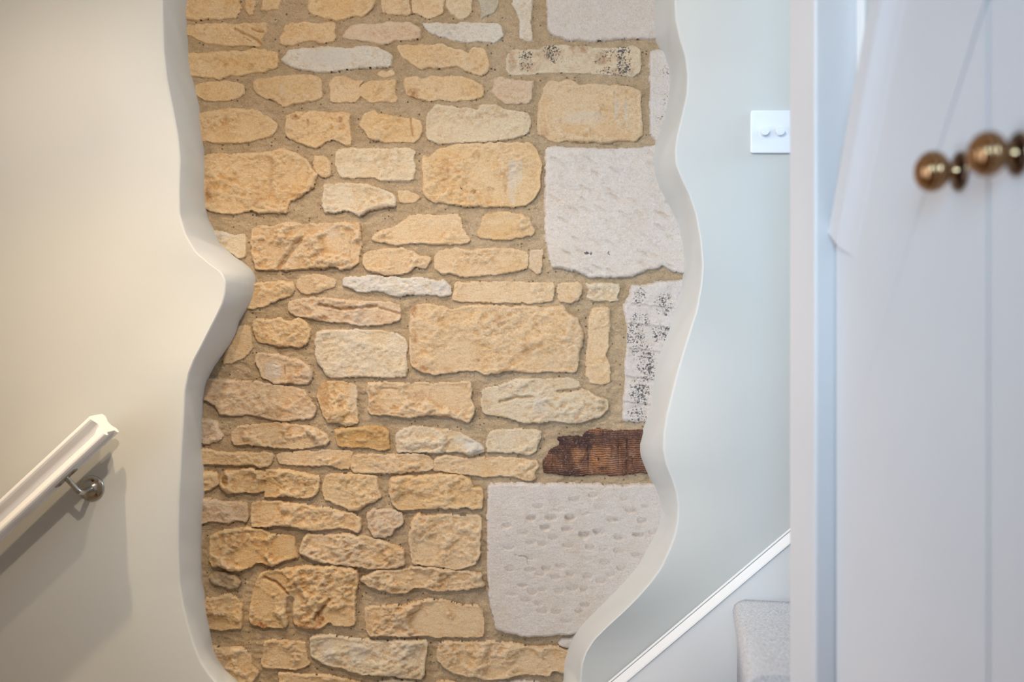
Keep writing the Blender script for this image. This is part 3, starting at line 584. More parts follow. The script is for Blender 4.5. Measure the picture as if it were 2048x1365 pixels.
def stone_mesh(idx, spec):
    ol, ck, h, rnd, cell, camt = spec
    rj = random.Random(idx)
    poly = smooth_poly([(a+rj.uniform(-1,1),b+rj.uniform(-1,1)) for a,b in T(ol)])
    xs = [p[0] for p in poly]; ys = [p[1] for p in poly]
    g = 1.8 if ck == 'W' and 'P 976' in ol else 2.2; m = 7
    gx = np.arange(min(xs)-m, max(xs)+m, g); gy = np.arange(min(ys)-m, max(ys)+m, g)
    X, Y = np.meshgrid(gx, gy)
    def sdf(x, y):
        wx = 2.6*fbm(x/11, y/11, 11, 4, .65); wy = 3.2*fbm(x/11, y/11, 77, 4, .65)
        return poly_sdf(x+wx, y+wy, poly)
    s = sdf(X, Y)
    e = 0.5
    gxs = (sdf(X+e, Y)-s)/e; gys = (sdf(X, Y+e)-s)/e
    near = np.abs(s) < 1.25
    X = np.where(near, X-gxs*s, X); Y = np.where(near, Y-gys*s, Y); s = np.where(near, 0, s)
    seed = 100+idx*7
    cxm, cym = sum(xs)/len(xs), sum(ys)/len(ys)
    hh = (max(ys)-min(ys))/2; hw = (max(xs)-min(xs))/2
    body = 0.70+0.30*sstep(s/(rnd*0.6))
    z = h*body
    inn = sstep(s/(rnd*0.8))
    ch = chips(X+14*fbm(X/24, Y/24, seed, 3), Y+14*fbm(X/24, Y/24, seed+3, 3), cell*0.62, seed, 0.55, 0.34)
    z = z + camt*ch*0.85*(0.35+0.65*inn)*(0.5+h/20)
    if camt > 0.28:
        ch2 = chips(X+5*fbm(X/9, Y/9, seed+2, 2)+Y*.3, Y*1.5+5*fbm(X/9, Y/9, seed+4, 2), cell*0.3, seed+41, 0.6, 0.4)
        z = z + camt*ch2*0.55*inn
    r = random.Random(seed)
    tilt = (r.uniform(-.05, .05), r.uniform(-.03, .06))
    z = z + inn*(tilt[0]*(X-cxm)*min(1, 40/hw)+tilt[1]*(Y-cym)*-1*min(1, 30/hh))
    if ck not in ('W',):
        z = z + fbm(X/26, Y/18, seed+5, 5, .6)*h*0.26*inn + fbm(X/11+Y/22, Y/7, seed+9, 5, 0.72)*(1.4+3.6*camt)*inn*1.2
    else:
        z = z + fbm(X/30, Y/30, seed+5, 5)*1.6*inn + fbm(X/5, Y/5, seed+9, 2)*0.35
    if ck == 'W': z = h*body+(z-h*body)*0.45+inn*(1-2*np.abs(fbm(X/16, Y/11, seed+8, 4, .6)))*(0.35 if 'P 976' in ol else 1.2)
    zmin = 0.30*h+1.5
    z = np.where(z < zmin+2, zmin+2*np.exp((np.minimum(z, zmin+2)-zmin-2)/2), z)
    x0, x1, y0, y1 = min(xs), max(xs), min(ys), max(ys)
    for pts, w, dp in CR:
        if any(x0 < p[0] < x1 and y0 < p[1] < y1 for p in pts):
            d = line_dist(X+1.2*fbm(X/6, Y/6, 3, 2), Y+1.2*fbm(X/6, Y/6, 8, 2), pts)
            z = z - dp*(1-sstep(d/(w*1.5)))
    if 'P 976,968' in ol:
        for (dx, dy) in DENT:
            rr = random.Random(int(dx*7+dy*3)); rx = rr.uniform(8, 13); ry = rr.uniform(6.5, 9.5); k = rr.uniform(1.8, 3.8)
            u = (X-dx)/rx; v = (Y-dy)/ry
            # scoop: shallow at the top, deepest just above a sharp lower lip
            dd = np.clip(1-u*u-v*v, 0, 1)
            z = z - k*np.clip((v+0.75)/1.4, 0, 1)*sstep(dd*3.2)
    if ol.startswith('D 890,-120'):
        for (dx, dy, rx, ry, k) in TOOL:
            a = 0.55; ux = (X-dx)*math.cos(a)+(Y-dy)*math.sin(a); uy = -(X-dx)*math.sin(a)+(Y-dy)*math.cos(a)
            dd = np.clip(1-(ux/rx)**2-(uy/ry)**2, 0, 1)
            z = z - k*np.sqrt(dd)*np.clip(0.5-0.8*uy/ry, 0, 1.3)
    if ol.startswith('D 1580,960'):
        for yy in (700, 757, 808, 650, 610):
            t = (Y-yy-(X-1290)*0.12)
            z = z + np.where(t < 0, 3.0*np.exp(t/26), 0)-1.0
    z = np.where(s < 0, -4.0, z)
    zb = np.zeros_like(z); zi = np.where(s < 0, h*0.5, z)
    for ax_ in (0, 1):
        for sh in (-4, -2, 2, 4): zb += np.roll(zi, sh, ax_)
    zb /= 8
    relief_shade = np.clip(0.5+0.5*(zb-zi)/1.6, 0, 1)
    keep = s > -3.8
    H_, W_ = X.shape
    fk = (keep[:-1, :-1] & keep[1:, :-1] & keep[:-1, 1:] & keep[1:, 1:]) & ((s[:-1, :-1] > -2.6)|(s[1:, :-1] > -2.6)|(s[:-1, 1:] > -2.6)|(s[1:, 1:] > -2.6))
    iy, ix = np.nonzero(fk)
    a = iy*W_+ix; quads = np.stack([a, a+W_, a+W_+1, a+1], 1)
    used = np.unique(quads); remap = -np.ones(H_*W_, int); remap[used] = np.arange(len(used))
    quads = remap[quads]
    xf = X.ravel()[used]; yf = Y.ravel()[used]; zf = z.ravel()[used]
    co = np.stack([(xf-cxm)*K, -zf*K, -(yf-cym)*K], 1)
    # stain mask; alpha carries the painted relief shading
    mk = np.zeros((len(used), 4), np.float32); mk[:, 3] = relief_shade.ravel()[used]
    for chn, sx, sy, rx, ry, k in STAIN:
        if x0-rx < sx < x1+rx and y0-ry < sy < y1+ry:
            d = ((xf-sx)/rx)**2+((yf-sy)/ry)**2
            d = d + 0.5*fbm(xf/6, yf/6, 9, 3)
            mk[:, chn] = np.maximum(mk[:, chn], k*sstep(1.25-d))
    me = bpy.data.meshes.new('stone')
    nv = len(co); nf = len(quads)
    me.vertices.add(nv); me.vertices.foreach_set('co', co.ravel())
    me.loops.add(nf*4); me.loops.foreach_set('vertex_index', quads.ravel())
    me.polygons.add(nf); me.polygons.foreach_set('loop_start', np.arange(0, nf*4, 4)); me.polygons.foreach_set('loop_total', np.full(nf, 4))
    me.polygons.foreach_set('use_smooth', np.ones(nf, bool))
    me.update(calc_edges=True)
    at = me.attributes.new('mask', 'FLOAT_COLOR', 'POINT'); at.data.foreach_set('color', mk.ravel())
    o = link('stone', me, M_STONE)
    c = P(cxm, cym); o.location = (c.x, D, c.z)
    r2 = random.Random(idx*3+1)
    col = CO[ck]; j = r2.uniform(-.035, .035); wv = r2.uniform(-.03, .03)
    o.color = (min(.92, col[0]*(1+j)), min(.86, col[1]*(1+j+wv*.5)), min(.78, col[2]*(1+j+wv*1.5)), 0.4 if ck == 'W' else 1)
    return o

# mortar bed = wall_back
def height_grid(name, x0, x1, y0, y1, g, zf, mat, depth):
    gx = np.arange(x0, x1+g, g); gy = np.arange(y0, y1+g, g)
    X, Y = np.meshgrid(gx, gy); z = zf(X, Y)
    H_, W_ = X.shape
    co = np.stack([(X-CX)*K, depth-z*K, CZ-(Y-CY)*K], -1).reshape(-1, 3)
    i, j = np.meshgrid(np.arange(H_-1), np.arange(W_-1), indexing='ij')
    a = (i*W_+j).ravel(); quads = np.stack([a, a+W_, a+W_+1, a+1], 1)
    # closed back: border ring pushed back plus one big face
    n0 = len(co)
    ring = [k for k in range(W_)] + [r*W_+W_-1 for r in range(1, H_)] + [(H_-1)*W_+k for k in range(W_-2, -1, -1)] + [r*W_ for r in range(H_-2, 0, -1)]
    bk = co[ring].copy(); bk[:, 1] = depth+0.25
    co = np.vstack([co, bk])
    faces = quads.tolist(); R = len(ring)
    for k in range(R):
        k2 = (k+1) % R; faces.append([ring[k], ring[k2], n0+k2, n0+k])
    faces.append([n0+k for k in range(R)])
    me = bpy.data.meshes.new(name); me.from_pydata(co.tolist(), [], faces); me.update()
    o = link(name, me, mat)
    me.polygons.foreach_set('use_smooth', [True]*(len(faces)-R-1)+[False]*(R+1))
    return o
def mortar_z(X, Y):
    z = 3.6*fbm(X/44, Y/26, 501, 4)+3.6*fbm(X/11, Y/7, 541, 4, .7)
    gx = np.floor(X/7); gy = np.floor(Y/7)
    return z-0.6
wall_back = height_grid('wall_back', 330, 1420, -330, 1480, 2.8, mortar_z, M_MORTAR, D)
tag(wall_back, 'exposed rubble wall of honey limestone in sandy mortar inside the wavy opening', 'wall', kind='structure')

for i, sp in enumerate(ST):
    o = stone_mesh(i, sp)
    o.parent = wall_back
    if LABELS.get(i): o['label'] = LABELS[i]

# coursed rubble continues above the picture up to the ceiling
_cr, _st = CR, STAIN; CR = []; STAIN = []
ru = random.Random(31); yy = -58.0; kk = 200
while yy > -318:
    hh_ = ru.uniform(34, 62); xx = 350+ru.uniform(-30, 10)
    while xx < 1330:
        ww = ru.uniform(70, 190); b_ = ru.uniform(0, 5)
        if yy-hh_ > -332:
            pts = [(xx, yy-b_), (xx+ww*.5, yy-ru.uniform(0, 6)), (xx+ww, yy-ru.uniform(0, 8)), (xx+ww+ru.uniform(-6, 3), yy-hh_*.5), (xx+ww-ru.uniform(0, 8), yy-hh_+ru.uniform(0, 7)), (xx+ww*.45, yy-hh_+ru.uniform(0, 6)), (xx+ru.uniform(0, 8), yy-hh_+ru.uniform(0, 8)), (xx+ru.uniform(-4, 5), yy-hh_*.5)]
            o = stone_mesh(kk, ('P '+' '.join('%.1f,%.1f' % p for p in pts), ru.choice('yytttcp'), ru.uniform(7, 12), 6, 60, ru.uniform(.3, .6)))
            o.parent = wall_back; kk += 1
        xx += ww+ru.uniform(12, 22)
    yy -= hh_+ru.uniform(12, 20)
CR, STAIN = _cr, _st

# old timber end built into the wall
_fs = M_STONE; M_STONE = M_TIMBER
STAIN = []
for a in ((1280,830,70,40,.5),(1150,1000,60,100,1.0),(1300,1000,110,140,1.0),(1400,1120,60,40,.4)): s_(0,'F',*a)
for a in ((1010,880,60,50,1.2),(1180,880,90,70,1.2),(960,950,50,40,1.0),(1330,880,80,45,.9),(1500,850,170,30,.7),(1050,980,60,80,.7),(1090,1150,70,30,1.0),(1225,980,14,110,1.0),(1310,1035,10,10,2.0),(1340,1110,40,20,.6),(1200,1060,40,30,.6)): s_(1,'F',*a)
CR = [([q('F',1225,930),q('F',1215,1000),q('F',1170,1075)],1.2,3),([q('F',1250,900),q('F',1245,1000),q('F',1290,1130)],1.0,3),([q('F',1370,940),q('F',1375,1120)],.8,2),([q('F',1470,920),q('F',1480,1140)],.8,2),([q('F',1550,900),q('F',1555,1130)],.7,2),([q('F',1420,940),q('F',1430,1090)],.7,2)]
tb = stone_mesh(400, ('F 870,1150 865,1050 905,1000 910,960 980,935 1010,900 980,880 985,860 1090,855 1180,870 1220,820 1290,795 1350,805 1450,810 1660,805 1760,850 1780,1050 1790,1150 1650,1140 1550,1155 1440,1170 1330,1160 1250,1165 1170,1170 1050,1165 960,1155','b',5,3,40,.25))
M_STONE = _fs
tb.name = 'timber_end'; tb['label'] = 'dark brown sawn end of an old oak timber with cracks'; tb.parent = wall_back

# ------------------------------------------------------------------ plaster skins with the wavy cut edge
def plaster(name, fb, ff, far_x, side):
    zs = np.concatenate([np.arange(0.0, CZ-0.80, 0.012), np.arange(CZ-0.80, CZ+0.80, 0.005), np.arange(CZ+0.80, CZ+1.001, 0.02)])
    verts = []; rows = []
    R = 0.005
    for z in zs:
        yf = CY-(z-CZ)*F/DF; yb = CY-(z-CZ)*F/D
        xf_ = (float(ff(yf))-CX)*DF/F; xb_ = (float(fb(yb))-CX)*D/F
        row = [(far_x, DF, z)]
        # front face (several columns so that the faint unevenness of the plaster shows)
        xe = xf_ - side*R
        for t in np.linspace(0.0, 1.0, 9)[1:]:
            x = far_x+(xe-far_x)*t
            row.append((x, DF+0.0012*math.sin(z*7+x*5)*min(1, abs(x-far_x)*3), z))
        for a in (22, 45, 68, 90):   # rounded arris
            ar = math.radians(a)
            row.append((xe+side*R*math.sin(ar), DF+R*(1-math.cos(ar)), z))
        for t in (0.1, 0.25, 0.4, 0.55, 0.7, 0.85, 1.0):
            w = 0.0016*math.sin(z*31+t*6)+0.001*math.sin(z*83+t*9)
            u = (1-math.cos(math.pi*t))/2*0.35+t*0.65
            row.append((xf_+(xb_-xf_)*u+w*math.sin(math.pi*t), DF+R+(D-DF-R+0.004)*t, z))
        row.append((xb_-side*0.02, D+0.004, z))
        row.append((far_x, D+0.004, z))
        rows.append([len(verts)+k for k in range(len(row))]); verts += row
    faces = []; mi = []
    nfront = 9
    for r0, r1 in zip(rows[:-1], rows[1:]):
        for k in range(len(r0)):
            k2 = (k+1) % len(r0)
            f = (r0[k], r0[k2], r1[k2], r1[k])
            faces.append(f if side > 0 else f[::-1])
            mi.append(0 if k < nfront else 1)
    faces.append(rows[0][::-1]); mi.append(0); faces.append(rows[-1]); mi.append(0)
    me = bpy.data.meshes.new(name); me.from_pydata(verts, [], faces); me.update()
    o = link(name, me, [M_WALL, M_EDGE])
    me.polygons.foreach_set('material_index', mi)
    me.polygons.foreach_set('use_smooth', [True]*len(faces))
    bm = bmesh.new(); bm.from_mesh(me); bmesh.ops.recalc_face_normals(bm, faces=bm.faces)
    for e in bm.edges:
        if len(e.link_faces) == 2 and e.calc_face_angle(0) > math.radians(50): e.smooth = False
    bm.to_mesh(me); bm.free()
    return o
wl = plaster('wall_left', LB, LFc, -1.75, 1)
tag(wl, 'cream painted plaster wall left of the stone with a wavy rounded cut edge', 'wall', kind='structure')
wr = plaster('wall_right', RB, RFc, 1.75, -1)
tag(wr, 'pale blue-grey plaster wall right of the stone with a wavy rounded cut edge', 'wall', kind='structure')

# ------------------------------------------------------------------ floor, ceiling
bm = bmesh.new(); box(bm, -1.75, 1.75, -0.4, DF, -0.06, 0.0)
tag(bm_obj('floor', bm, M_FLOOR), 'hall floor out of view below the picture', 'floor', kind='structure')
bm = bmesh.new(); box(bm, -1.75, 1.75, 0.2, D+0.25, CZ+1.0, CZ+1.06)
tag(bm_obj('ceiling', bm, M_CEIL), 'white ceiling above the hall', 'ceiling', kind='structure')

# ------------------------------------------------------------------ opening jamb on the right (left face + front face) and its architrave
XJ = 0.5028
bm = bmesh.new(); box(bm, XJ, 1.75, 1.5815, 1.705, 0.0, CZ+1.0)
tag(bm_obj('trim_1', bm, M_CUP, bevel=0.004), 'white painted full height jamb between the blue wall and the cupboard', 'door frame', kind='structure')
bm = bmesh.new(); box(bm, 0.5613, 0.642, 1.5541, 1.581, 0.0, CZ+1.0)
tag(bm_obj('trim_2', bm, M_GLOSS, bevel=0.004), 'narrow white upright moulding above the sloping cupboard top', 'moulding', kind='structure')

# ------------------------------------------------------------------ cupboard under the stairs
XC = 0.533
def YZ(px, py, X=XC):
    d = X*F/(px-CX); return (d, CZ-(py-CY)*d/F)
cup = empty('cupboard', (XC, 1.2, 0))
tag(cup, 'white cupboard under the stairs with two doors and round brass knobs', 'cupboard')
def childbm(name, bm, mats, parent, **kw):
    o = bm_obj(name, bm, mats, **kw); o.parent = parent
    o.matrix_parent_inverse = Matrix.Translation(-Vector(WL[parent.name]))
    return o
WL = {'cupboard': (XC, 1.2, 0)}
s0 = YZ(1757, 0); s1 = YZ(1678, 430)         # top slope of the panel
sl = (s0[1]-s1[1])/(s0[0]-s1[0])
def slope_z(y): return s1[1]+sl*(y-s1[0])
# diagonal joint of the far door
d0 = YZ(1976, -4); d1 = YZ(1820, 480); d2 = YZ(1676, 957)
YG = XC*F/(1976-CX)   # upright gap between the two doors
yb_ = 1.5785
TH = 0.02
# frame panel above the diagonal joint
gap = 0.0065
ytop = 0.50
ztop_y = lambda y: min(slope_z(y), CZ+0.995)
ycap = s1[0]+(CZ+0.995-s1[1])/sl

pts = [(yb_, d2[1]), (yb_, slope_z(yb_)), (YG, slope_z(YG)), (YG, d0[1]+gap), (d1[0], d1[1]+0.0006)]
bm = bmesh.new(); prism(bm, pts, XC, XC+TH, 'x')
childbm('frame_panel', bm, M_CUP, cup)
pts = [(yb_, 0.0), (yb_, d2[1]-0.0001), (d1[0], d1[1]-0.0006), (YG+0.0012, d0[1]-gap*0.3), (YG+0.0012, 0.0)]
bm = bmesh.new(); prism(bm, pts, XC, XC+TH, 'x')
far_door = childbm('door', bm, M_CUP, cup)
far_door['label'] = 'far cupboard door with a sloping top edge'
bm = bmesh.new(); prism(bm, [(YG-0.0012, 0.0), (YG-0.0012, slope_z(YG)), (ycap, CZ+0.99), (ytop, CZ+0.99), (ytop, 0.0)], XC+0.0002, XC+TH, 'x')
near_door = childbm('door', bm, M_CUP, cup, bevel=0.0016, seg=3)
near_door['label'] = 'near cupboard door at the right edge of the picture'
bm = bmesh.new(); prism(bm, [(yb_, 0.0), (yb_, slope_z(yb_)-0.02), (ycap, CZ+0.97), (ytop, CZ+0.97), (ytop, 0.0)], XC+TH+0.001, XC+TH+0.006, 'x')
childbm('carcass', bm, M_CUP, cup)
# sloping capping: flat fillet, groove, rounded bead
dirv = Vector((0, s0[0]-s1[0], s0[1]-s1[1])).normalized()
nrm = Vector((0, -dirv.z, dirv.y));  nrm = nrm if nrm.z > 0 else -nrm
base = Vector((XC, s1[0], s1[1]))
prof = [(0.002,0.004),(-0.009,0.004),(-0.011,0.001),(-0.0115,-0.040),(-0.0085,-0.050),(-0.0055,-0.060),(-0.003,-0.070),(-0.0015,-0.082),(-0.0005,-0.090),(0.002,-0.092)]
bm = bmesh.new(); ends = []
for t in (-0.028, (ycap-s1[0])/dirv.y if dirv.y else 1.0):
    ends.append([bm.verts.new(base+dirv*t+nrm*b_+Vector((a_, 0, 0))) for a_, b_ in prof])
n = len(prof)
for k in range(n): bm.faces.new((ends[0][k], ends[0][(k+1) % n], ends[1][(k+1) % n], ends[1][k]))
bm.faces.new(ends[0]); bm.faces.new(ends[1][::-1]); bmesh.ops.recalc_face_normals(bm, faces=bm.faces)
childbm('capping', bm, M_CUP, cup, bevel=0.0008)

# beehive knobs
def knob(px_rose, py, parent):
    d = XC*F/(px_rose-CX); z = CZ-(py-CY)*d/F
    bm = bmesh.new()
    M = Matrix.Translation((XC, d, z)) @ Matrix.Rotation(-math.pi/2, 4, 'Y')
    lathe(bm, [(0.0, 0.0), (0.0205, 0.0), (0.0215, 0.0015), (0.0205, 0.003)], M, 48, 0)
    lathe(bm, [(0.0205, 0.003), (0.019, 0.0045), (0.0165, 0.0055), (0.0105, 0.007)], M, 48, 1)
    prof = [(0.0105, 0.007), (0.0085, 0.011), (0.0078, 0.015), (0.009, 0.0185)]
    lathe(bm, prof, M, 48, 0)
    R = 0.0222; c = 0.0305; hp = []
    for k in range(0, 61):
        a = math.radians(150-150*k/60)
        rr = R*(0.97+0.045*abs(math.sin(k/60*math.pi*7)))
        hp.append((max(0.0, rr*math.sin(a)), c+0.0015-rr*0.72*-math.cos(a)*1.0 if False else c+rr*0.80*math.cos(a)))
    hp[0] = (0.009, 0.0185)
    lathe(bm, hp, M, 48, 0)
    o = bm_obj('knob', bm, [M_BRONZE, M_BRONZED], smooth=True); o.parent = parent
    return o
knob(1921, 343, far_door); knob(2038, 308, near_door)

# ------------------------------------------------------------------ dimmer switch
dm = empty('dimmer_switch', P(1541, 265, DF)); DL = P(1541, 265, DF)
tag(dm, 'white square light switch plate with two round dimmer knobs beside the jamb', 'light switch')
pp = K*DF/D
def sub(name, bm, mats, parent, world, **kw):
    o = bm_obj(name, bm, mats, **kw); o.parent = parent; o.matrix_parent_inverse = Matrix.Translation(-Vector(world)); return o
bm = bmesh.new(); hw = 41.5*pp
x0, x1, z0, z1 = DL.x-hw, DL.x+hw, DL.z-42.5*pp, DL.z+42.5*pp
pts = []
r = 0.004
for cx_, cz_, a0 in ((x1-r, z1-r, 0), (x0+r, z1-r, 90), (x0+r, z0+r, 180), (x1-r, z0+r, 270)):
    for a in (0, 30, 60, 90):
        t = math.radians(a0+a); pts.append((cx_+r*math.cos(t), cz_+r*math.sin(t)))
prism(bm, pts, DF-0.0085, DF-0.0005, 'y')
pl = sub('plate', bm, M_PLASTIC, dm, DL, bevel=0.003, seg=4)
for kx, ky in ((1528, 262), (1559, 262)):
    c = P(kx-.5, ky+2, DF-0.008); bm = bmesh.new()
    M = Matrix.Translation((c.x, DF-0.008, c.z)) @ Matrix.Rotation(math.pi/2, 4, 'X')
    lathe(bm, [(0.0093,0.0),(0.0093,0.001),(0.0088,0.0012),(0.0086,0.010),(0.0080,0.0115),(0.0,0.0118)], M, 32)
    sub('knob', bm, M_PLASTIC, dm, DL, smooth=False, bevel=0.0006)
for kx in (1513, 1573):
    c = P(kx, 265, DF-0.0085); bm = bmesh.new()
    M = Matrix.Translation((c.x, DF-0.0082, c.z)) @ Matrix.Rotation(math.pi/2, 4, 'X')
    lathe(bm, [(0.0042,0.0),(0.0042,0.0006),(0.0,0.0008)], M, 24)
    sub('screw_cap', bm, M_PLASTIC, dm, DL, bevel=0.0002)

# ------------------------------------------------------------------ handrail
far_d = DF-0.033; wid = 0.078; near_d = far_d-wid
RL = P(205, 850, far_d)
hr = empty('handrail', RL)
tag(hr, 'white moulded wooden handrail rising to the right on the cream wall', 'handrail')
ax = Vector((0.733, 0, 0.680)).normalized(); dn = Vector((0.680, 0, -0.733)).normalized()
O = P(178, 833, near_d)              # near top arris at the upper end
s_u = 52*near_d/F
# v: down across the rail (0..1 of 52 px), w: depth, 0 = near, negative = toward the wall (fractions of the width)
prof = [(0.00,-0.10),(0.00,-0.90),(0.01,-0.97),(0.05,-1.02),(0.13,-1.05),(0.22,-1.03),(0.32,-0.95),(0.42,-0.88),(0.55,-0.87),(0.66,-0.92),(0.74,-1.0),(0.82,-1.03),(0.93,-1.03),(1.0,-1.0),(1.0,-0.86),(0.97,-0.84),(0.88,-0.80),(0.88,-0.20),(0.97,-0.16),(1.0,-0.14),(1.0,0.0),(0.93,0.04),(0.84,0.04),(0.76,0.0),(0.68,-0.08),(0.55,-0.125),(0.42,-0.12),(0.32,-0.06),(0.22,0.02),(0.13,0.04),(0.05,0.02),(0.01,-0.03)]
bm = bmesh.new(); ends = []
for t in (0.0, -1.15):
    ends.append([bm.verts.new(O+ax*t+dn*(v*s_u)+Vector((0, -w*wid, 0))) for v, w in prof])
n = len(prof)
for k in range(n): bm.faces.new((ends[0][k], ends[0][(k+1) % n], ends[1][(k+1) % n], ends[1][k]))
bm.faces.new(ends[0]); bm.faces.new(ends[1][::-1]); bmesh.ops.recalc_face_normals(bm, faces=bm.faces)
for f in bm.faces: f.smooth = len(f.verts) == 4
for e in bm.edges:
    if len(e.link_faces) == 2 and e.calc_face_angle(0) > math.radians(38): e.smooth = False
rail = sub('rail', bm, M_RAIL, hr, RL, bevel=0.0008)
# bracket
rc = P(184, 977, DF)
bm = bmesh.new(); M = Matrix.Translation((rc.x, DF-0.0003, rc.z)) @ Matrix.Rotation(math.pi/2, 4, 'X')
lathe(bm, [(0.0,0.0),(0.0255,0.0),(0.0262,0.0012),(0.0258,0.0035),(0.0235,0.0055),(0.018,0.0065),(0.012,0.0078),(0.0095,0.0105),(0.0,0.0125)], M, 40)
br = sub('bracket', bm, M_STEEL, hr, RL, smooth=True)
mid_d = (far_d+near_d)/2
a0 = Vector((rc.x+0.001, DF-0.008, rc.z)); a1 = P(161, 987, mid_d+0.004); a2 = P(131, 955, mid_d)
path = [a0, a0.lerp(a1, .35), a0.lerp(a1, .72), a0.lerp(a1, .88)+Vector((0,0,0)), a1.lerp(a2, .10)+Vector((0.0,0.0,-0.0005)), a1.lerp(a2, .22), a1.lerp(a2, .6), a2]
bm = bmesh.new(); tube(bm, path, 0.0056, 16)
# saddle plate under the rail
mc = P(129, 953, mid_d)
ux = ax; uy = Vector((0, 1, 0)); uz = -dn
pc = O+ax*0+dn*(1.0*s_u)+Vector((0, 0.5*wid, 0))
tt = (mc-pc).dot(ax); pc = pc+ax*tt
vs = []
for sx in (-1, 1):
    for sy in (-1, 1):
        for sz in (0, 1):
            vs.append(bm.verts.new(pc+ux*sx*0.025+uy*sy*0.011-uz*(0.0002+sz*0.003)))
for f in ((0,1,3,2),(4,6,7,5),(0,4,5,1),(2,3,7,6),(0,2,6,4),(1,5,7,3)): bm.faces.new([vs[i] for i in f])
bmesh.ops.recalc_face_normals(bm, faces=bm.faces)
arm = sub('bracket_arm', bm, M_STEEL, hr, RL, smooth=True)
arm.modifiers.new('e', 'EDGE_SPLIT').split_angle = math.radians(35)
def sub2(name, bm, mats, parent, **kw):
    o = bm_obj(name, bm, mats, **kw); o.parent = parent; return o
def screw(c, R, parent, r=0.0046):
    bm = bmesh.new(); M = Matrix.Translation(c) @ R
    lathe(bm, [(0,-0.001),(r,-0.001),(r,0.0004),(r*.8,0.0012),(0,0.0014)], M, 20, 0)
    n0 = len(bm.faces)
    for a in (0, math.pi/2):
        m2 = M @ Matrix.Rotation(a+.3, 4, 'Z')
        v = [bm.verts.new(m2 @ Vector(p)) for p in ((-r*.6,-.0005,.0016),(r*.6,-.0005,.0016),(r*.6,.0005,.0016),(-r*.6,.0005,.0016))]
        f = bm.faces.new(v); f.material_index = 1
    o = sub2('screw', bm, [M_SCREW, M_BLACK], parent)
    return o
RX = Matrix.Rotation(math.pi/2, 4, 'X')
for sx, sy in ((186, 962.5), (193, 990)):
    c = P(sx, sy, DF-0.006); screw(Vector((c.x, DF-0.0062, c.z)), RX, br)
dq = dn.to_track_quat('Z', 'Y').to_matrix().to_4x4()
for t in (-0.018, 0.018):
    screw(pc+ux*t+dn*0.0032, dq, arm, 0.0036)

# ------------------------------------------------------------------ staircase on the right
st0 = P(1222, 1365, DF)
stair = empty('staircase', (st0.x, DF-0.2, 0)); SL = (st0.x, DF-0.2, 0)
tag(stair, 'pale carpeted stairs rising to the right behind the white jamb', 'stairs')
# wall string with a sloping bead
e0 = P(1222, 1365, DF-0.016); e1 = P(1577, 1065, DF-0.016)
dx = e1-e0; dx = Vector((dx.x, 0, dx.z)).normalized(); nz = Vector((-dx.z, 0, dx.x))
nz = nz if nz.z > 0 else -nz
t0 = -(e0.z-0.02)/dx.z
sp_ = [(0.0,0.0),(-0.004,-0.0012),(-0.0045,-0.0030),(-0.0005,-0.0036),(-0.0005,-0.0042),(-0.0050,-0.0044),(-0.0185,-0.0150),(-0.0200,-0.0180),(-0.0175,-0.0195),(-0.0170,-0.17),(0.0,-0.17)]
bm = bmesh.new(); ends = []
for t in (t0+0.22, 1.5):
    ends.append([bm.verts.new(Vector((e0.x, DF-0.0022, e0.z))+dx*t+nz*b_+Vector((0, a_, 0))) for a_, b_ in sp_])
n = len(sp_)
for k in range(n): bm.faces.new((ends[0][k], ends[0][(k+1) % n], ends[1][(k+1) % n], ends[1][k]))
bm.faces.new(ends[0]); bm.faces.new(ends[1][::-1]); bmesh.ops.recalc_face_normals(bm, faces=bm.faces)
sub('wall_string', bm, M_GLOSS, stair, SL, bevel=0.001)
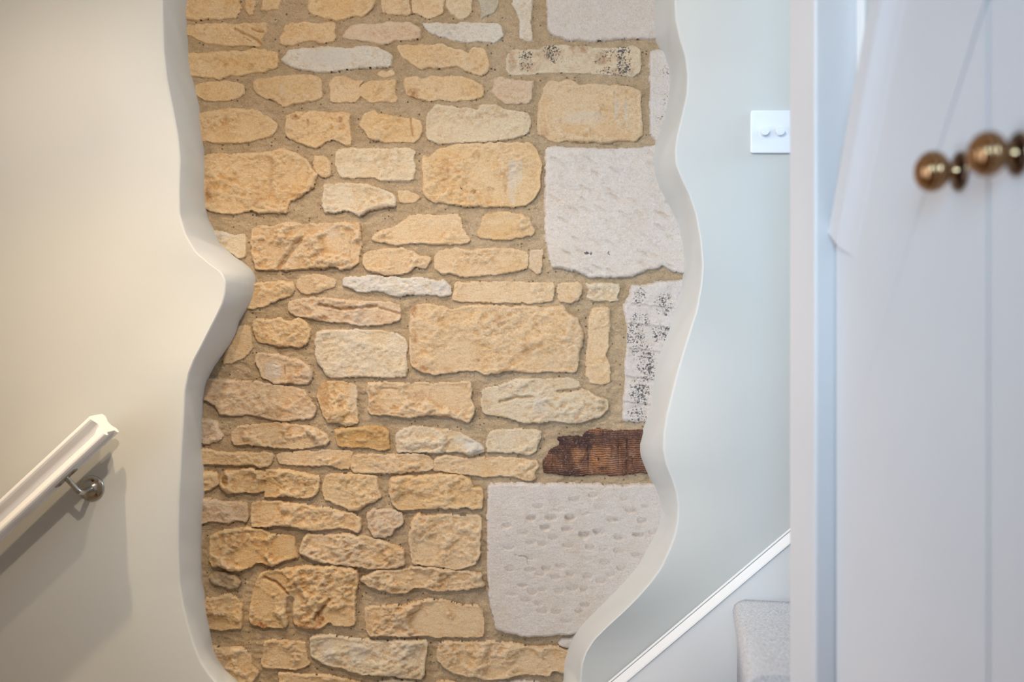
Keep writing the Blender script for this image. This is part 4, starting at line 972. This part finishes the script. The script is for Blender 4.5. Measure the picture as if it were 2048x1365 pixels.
# carpeted steps: the one in view turns slightly (a winder)
def step(zt, xw, xn, yn, rise):
    # nosing line from (xw, wall) to (xn, yn); cross-section rounded at the nosing
    yw = DF-0.018
    A = Vector((xw, yw)); B = Vector((xn, yn)); d = (B-A).normalized(); B2 = A+d*((yw-1.714)/abs(d.y))
    nx = Vector((-d.y, d.x)); nx = nx if nx.x > 0 else -nx       # into the step
    prof = [(0.0, -rise), (0.0, -0.060), (-0.002, -0.048), (-0.006, -0.038), (-0.008, -0.024), (-0.005, -0.010), (0.003, -0.003), (0.014, 0.0), (0.05, 0.001), (0.30, 0.0), (0.30, -rise)]
    bm = bmesh.new(); rows = []
    N = 24
    for i in range(N+1):
        p = A.lerp(B2, i/N)
        rows.append([bm.verts.new((min(p.x+nx.x*a+0.0012*math.sin(i*1.7+k), 9), max(1.712, min(p.y+nx.y*a, DF-0.018)), zt+b_+0.0012*math.sin(i*1.3+k*2))) for k, (a, b_) in enumerate(prof)])
    for r0, r1 in zip(rows[:-1], rows[1:]):
        for k in range(len(prof)): bm.faces.new((r0[k], r0[(k+1) % len(prof)], r1[(k+1) % len(prof)], r1[k]))
    bm.faces.new(rows[0]); bm.faces.new(rows[-1][::-1]); bmesh.ops.recalc_face_normals(bm, faces=bm.faces)
    return sub('carpeted_step', bm, M_CARPET, stair, SL, smooth=True)
zt = CZ-(1196-CY)/F*DF
cA = P(1474, 1196, DF-0.018)
step(zt, cA.x, cA.x-0.100, 1.725, 0.19)
for k in range(1, 5):
    z = zt-0.193*k
    if z < 0.05: break
    step(z, cA.x-0.215*k, cA.x-0.100-0.215*k-0.02*k, 1.725, min(0.19, z-0.001))

# ------------------------------------------------------------------ ceiling downlights (fittings of the two lamps and of the added fill)
for nm, L_, lab in (('ceiling_spot', LAMP1, 'small recessed ceiling spotlight close to the cream wall above the handrail'), ('ceiling_spot', LAMP2, 'small recessed ceiling spotlight in front of the stone'), ('ceiling_spot', FILL_LAMP, 'added fill spotlight on the ceiling further out in the hall')):
    e = empty(nm, (L_[0], L_[1], CZ+1.0)); tag(e, lab, 'light', 'recessed ceiling spotlights')
    bm = bmesh.new(); M = Matrix.Translation((L_[0], L_[1], CZ+1.0)) @ Matrix.Rotation(math.pi, 4, 'X')
    lathe(bm, [(0.030,0.0),(0.044,0.0),(0.044,0.003),(0.036,0.006),(0.030,0.004),(0.030,0.0)], M, 36)
    sub('bezel', bm, M_PLASTIC, e, (L_[0], L_[1], CZ+1.0), smooth=True)
    bm = bmesh.new(); lathe(bm, [(0.0,0.001),(0.029,0.001),(0.029,0.0),(0.0,0.0)], M, 36)
    sub('lens', bm, M_GLOW, e, (L_[0], L_[1], CZ+1.0))
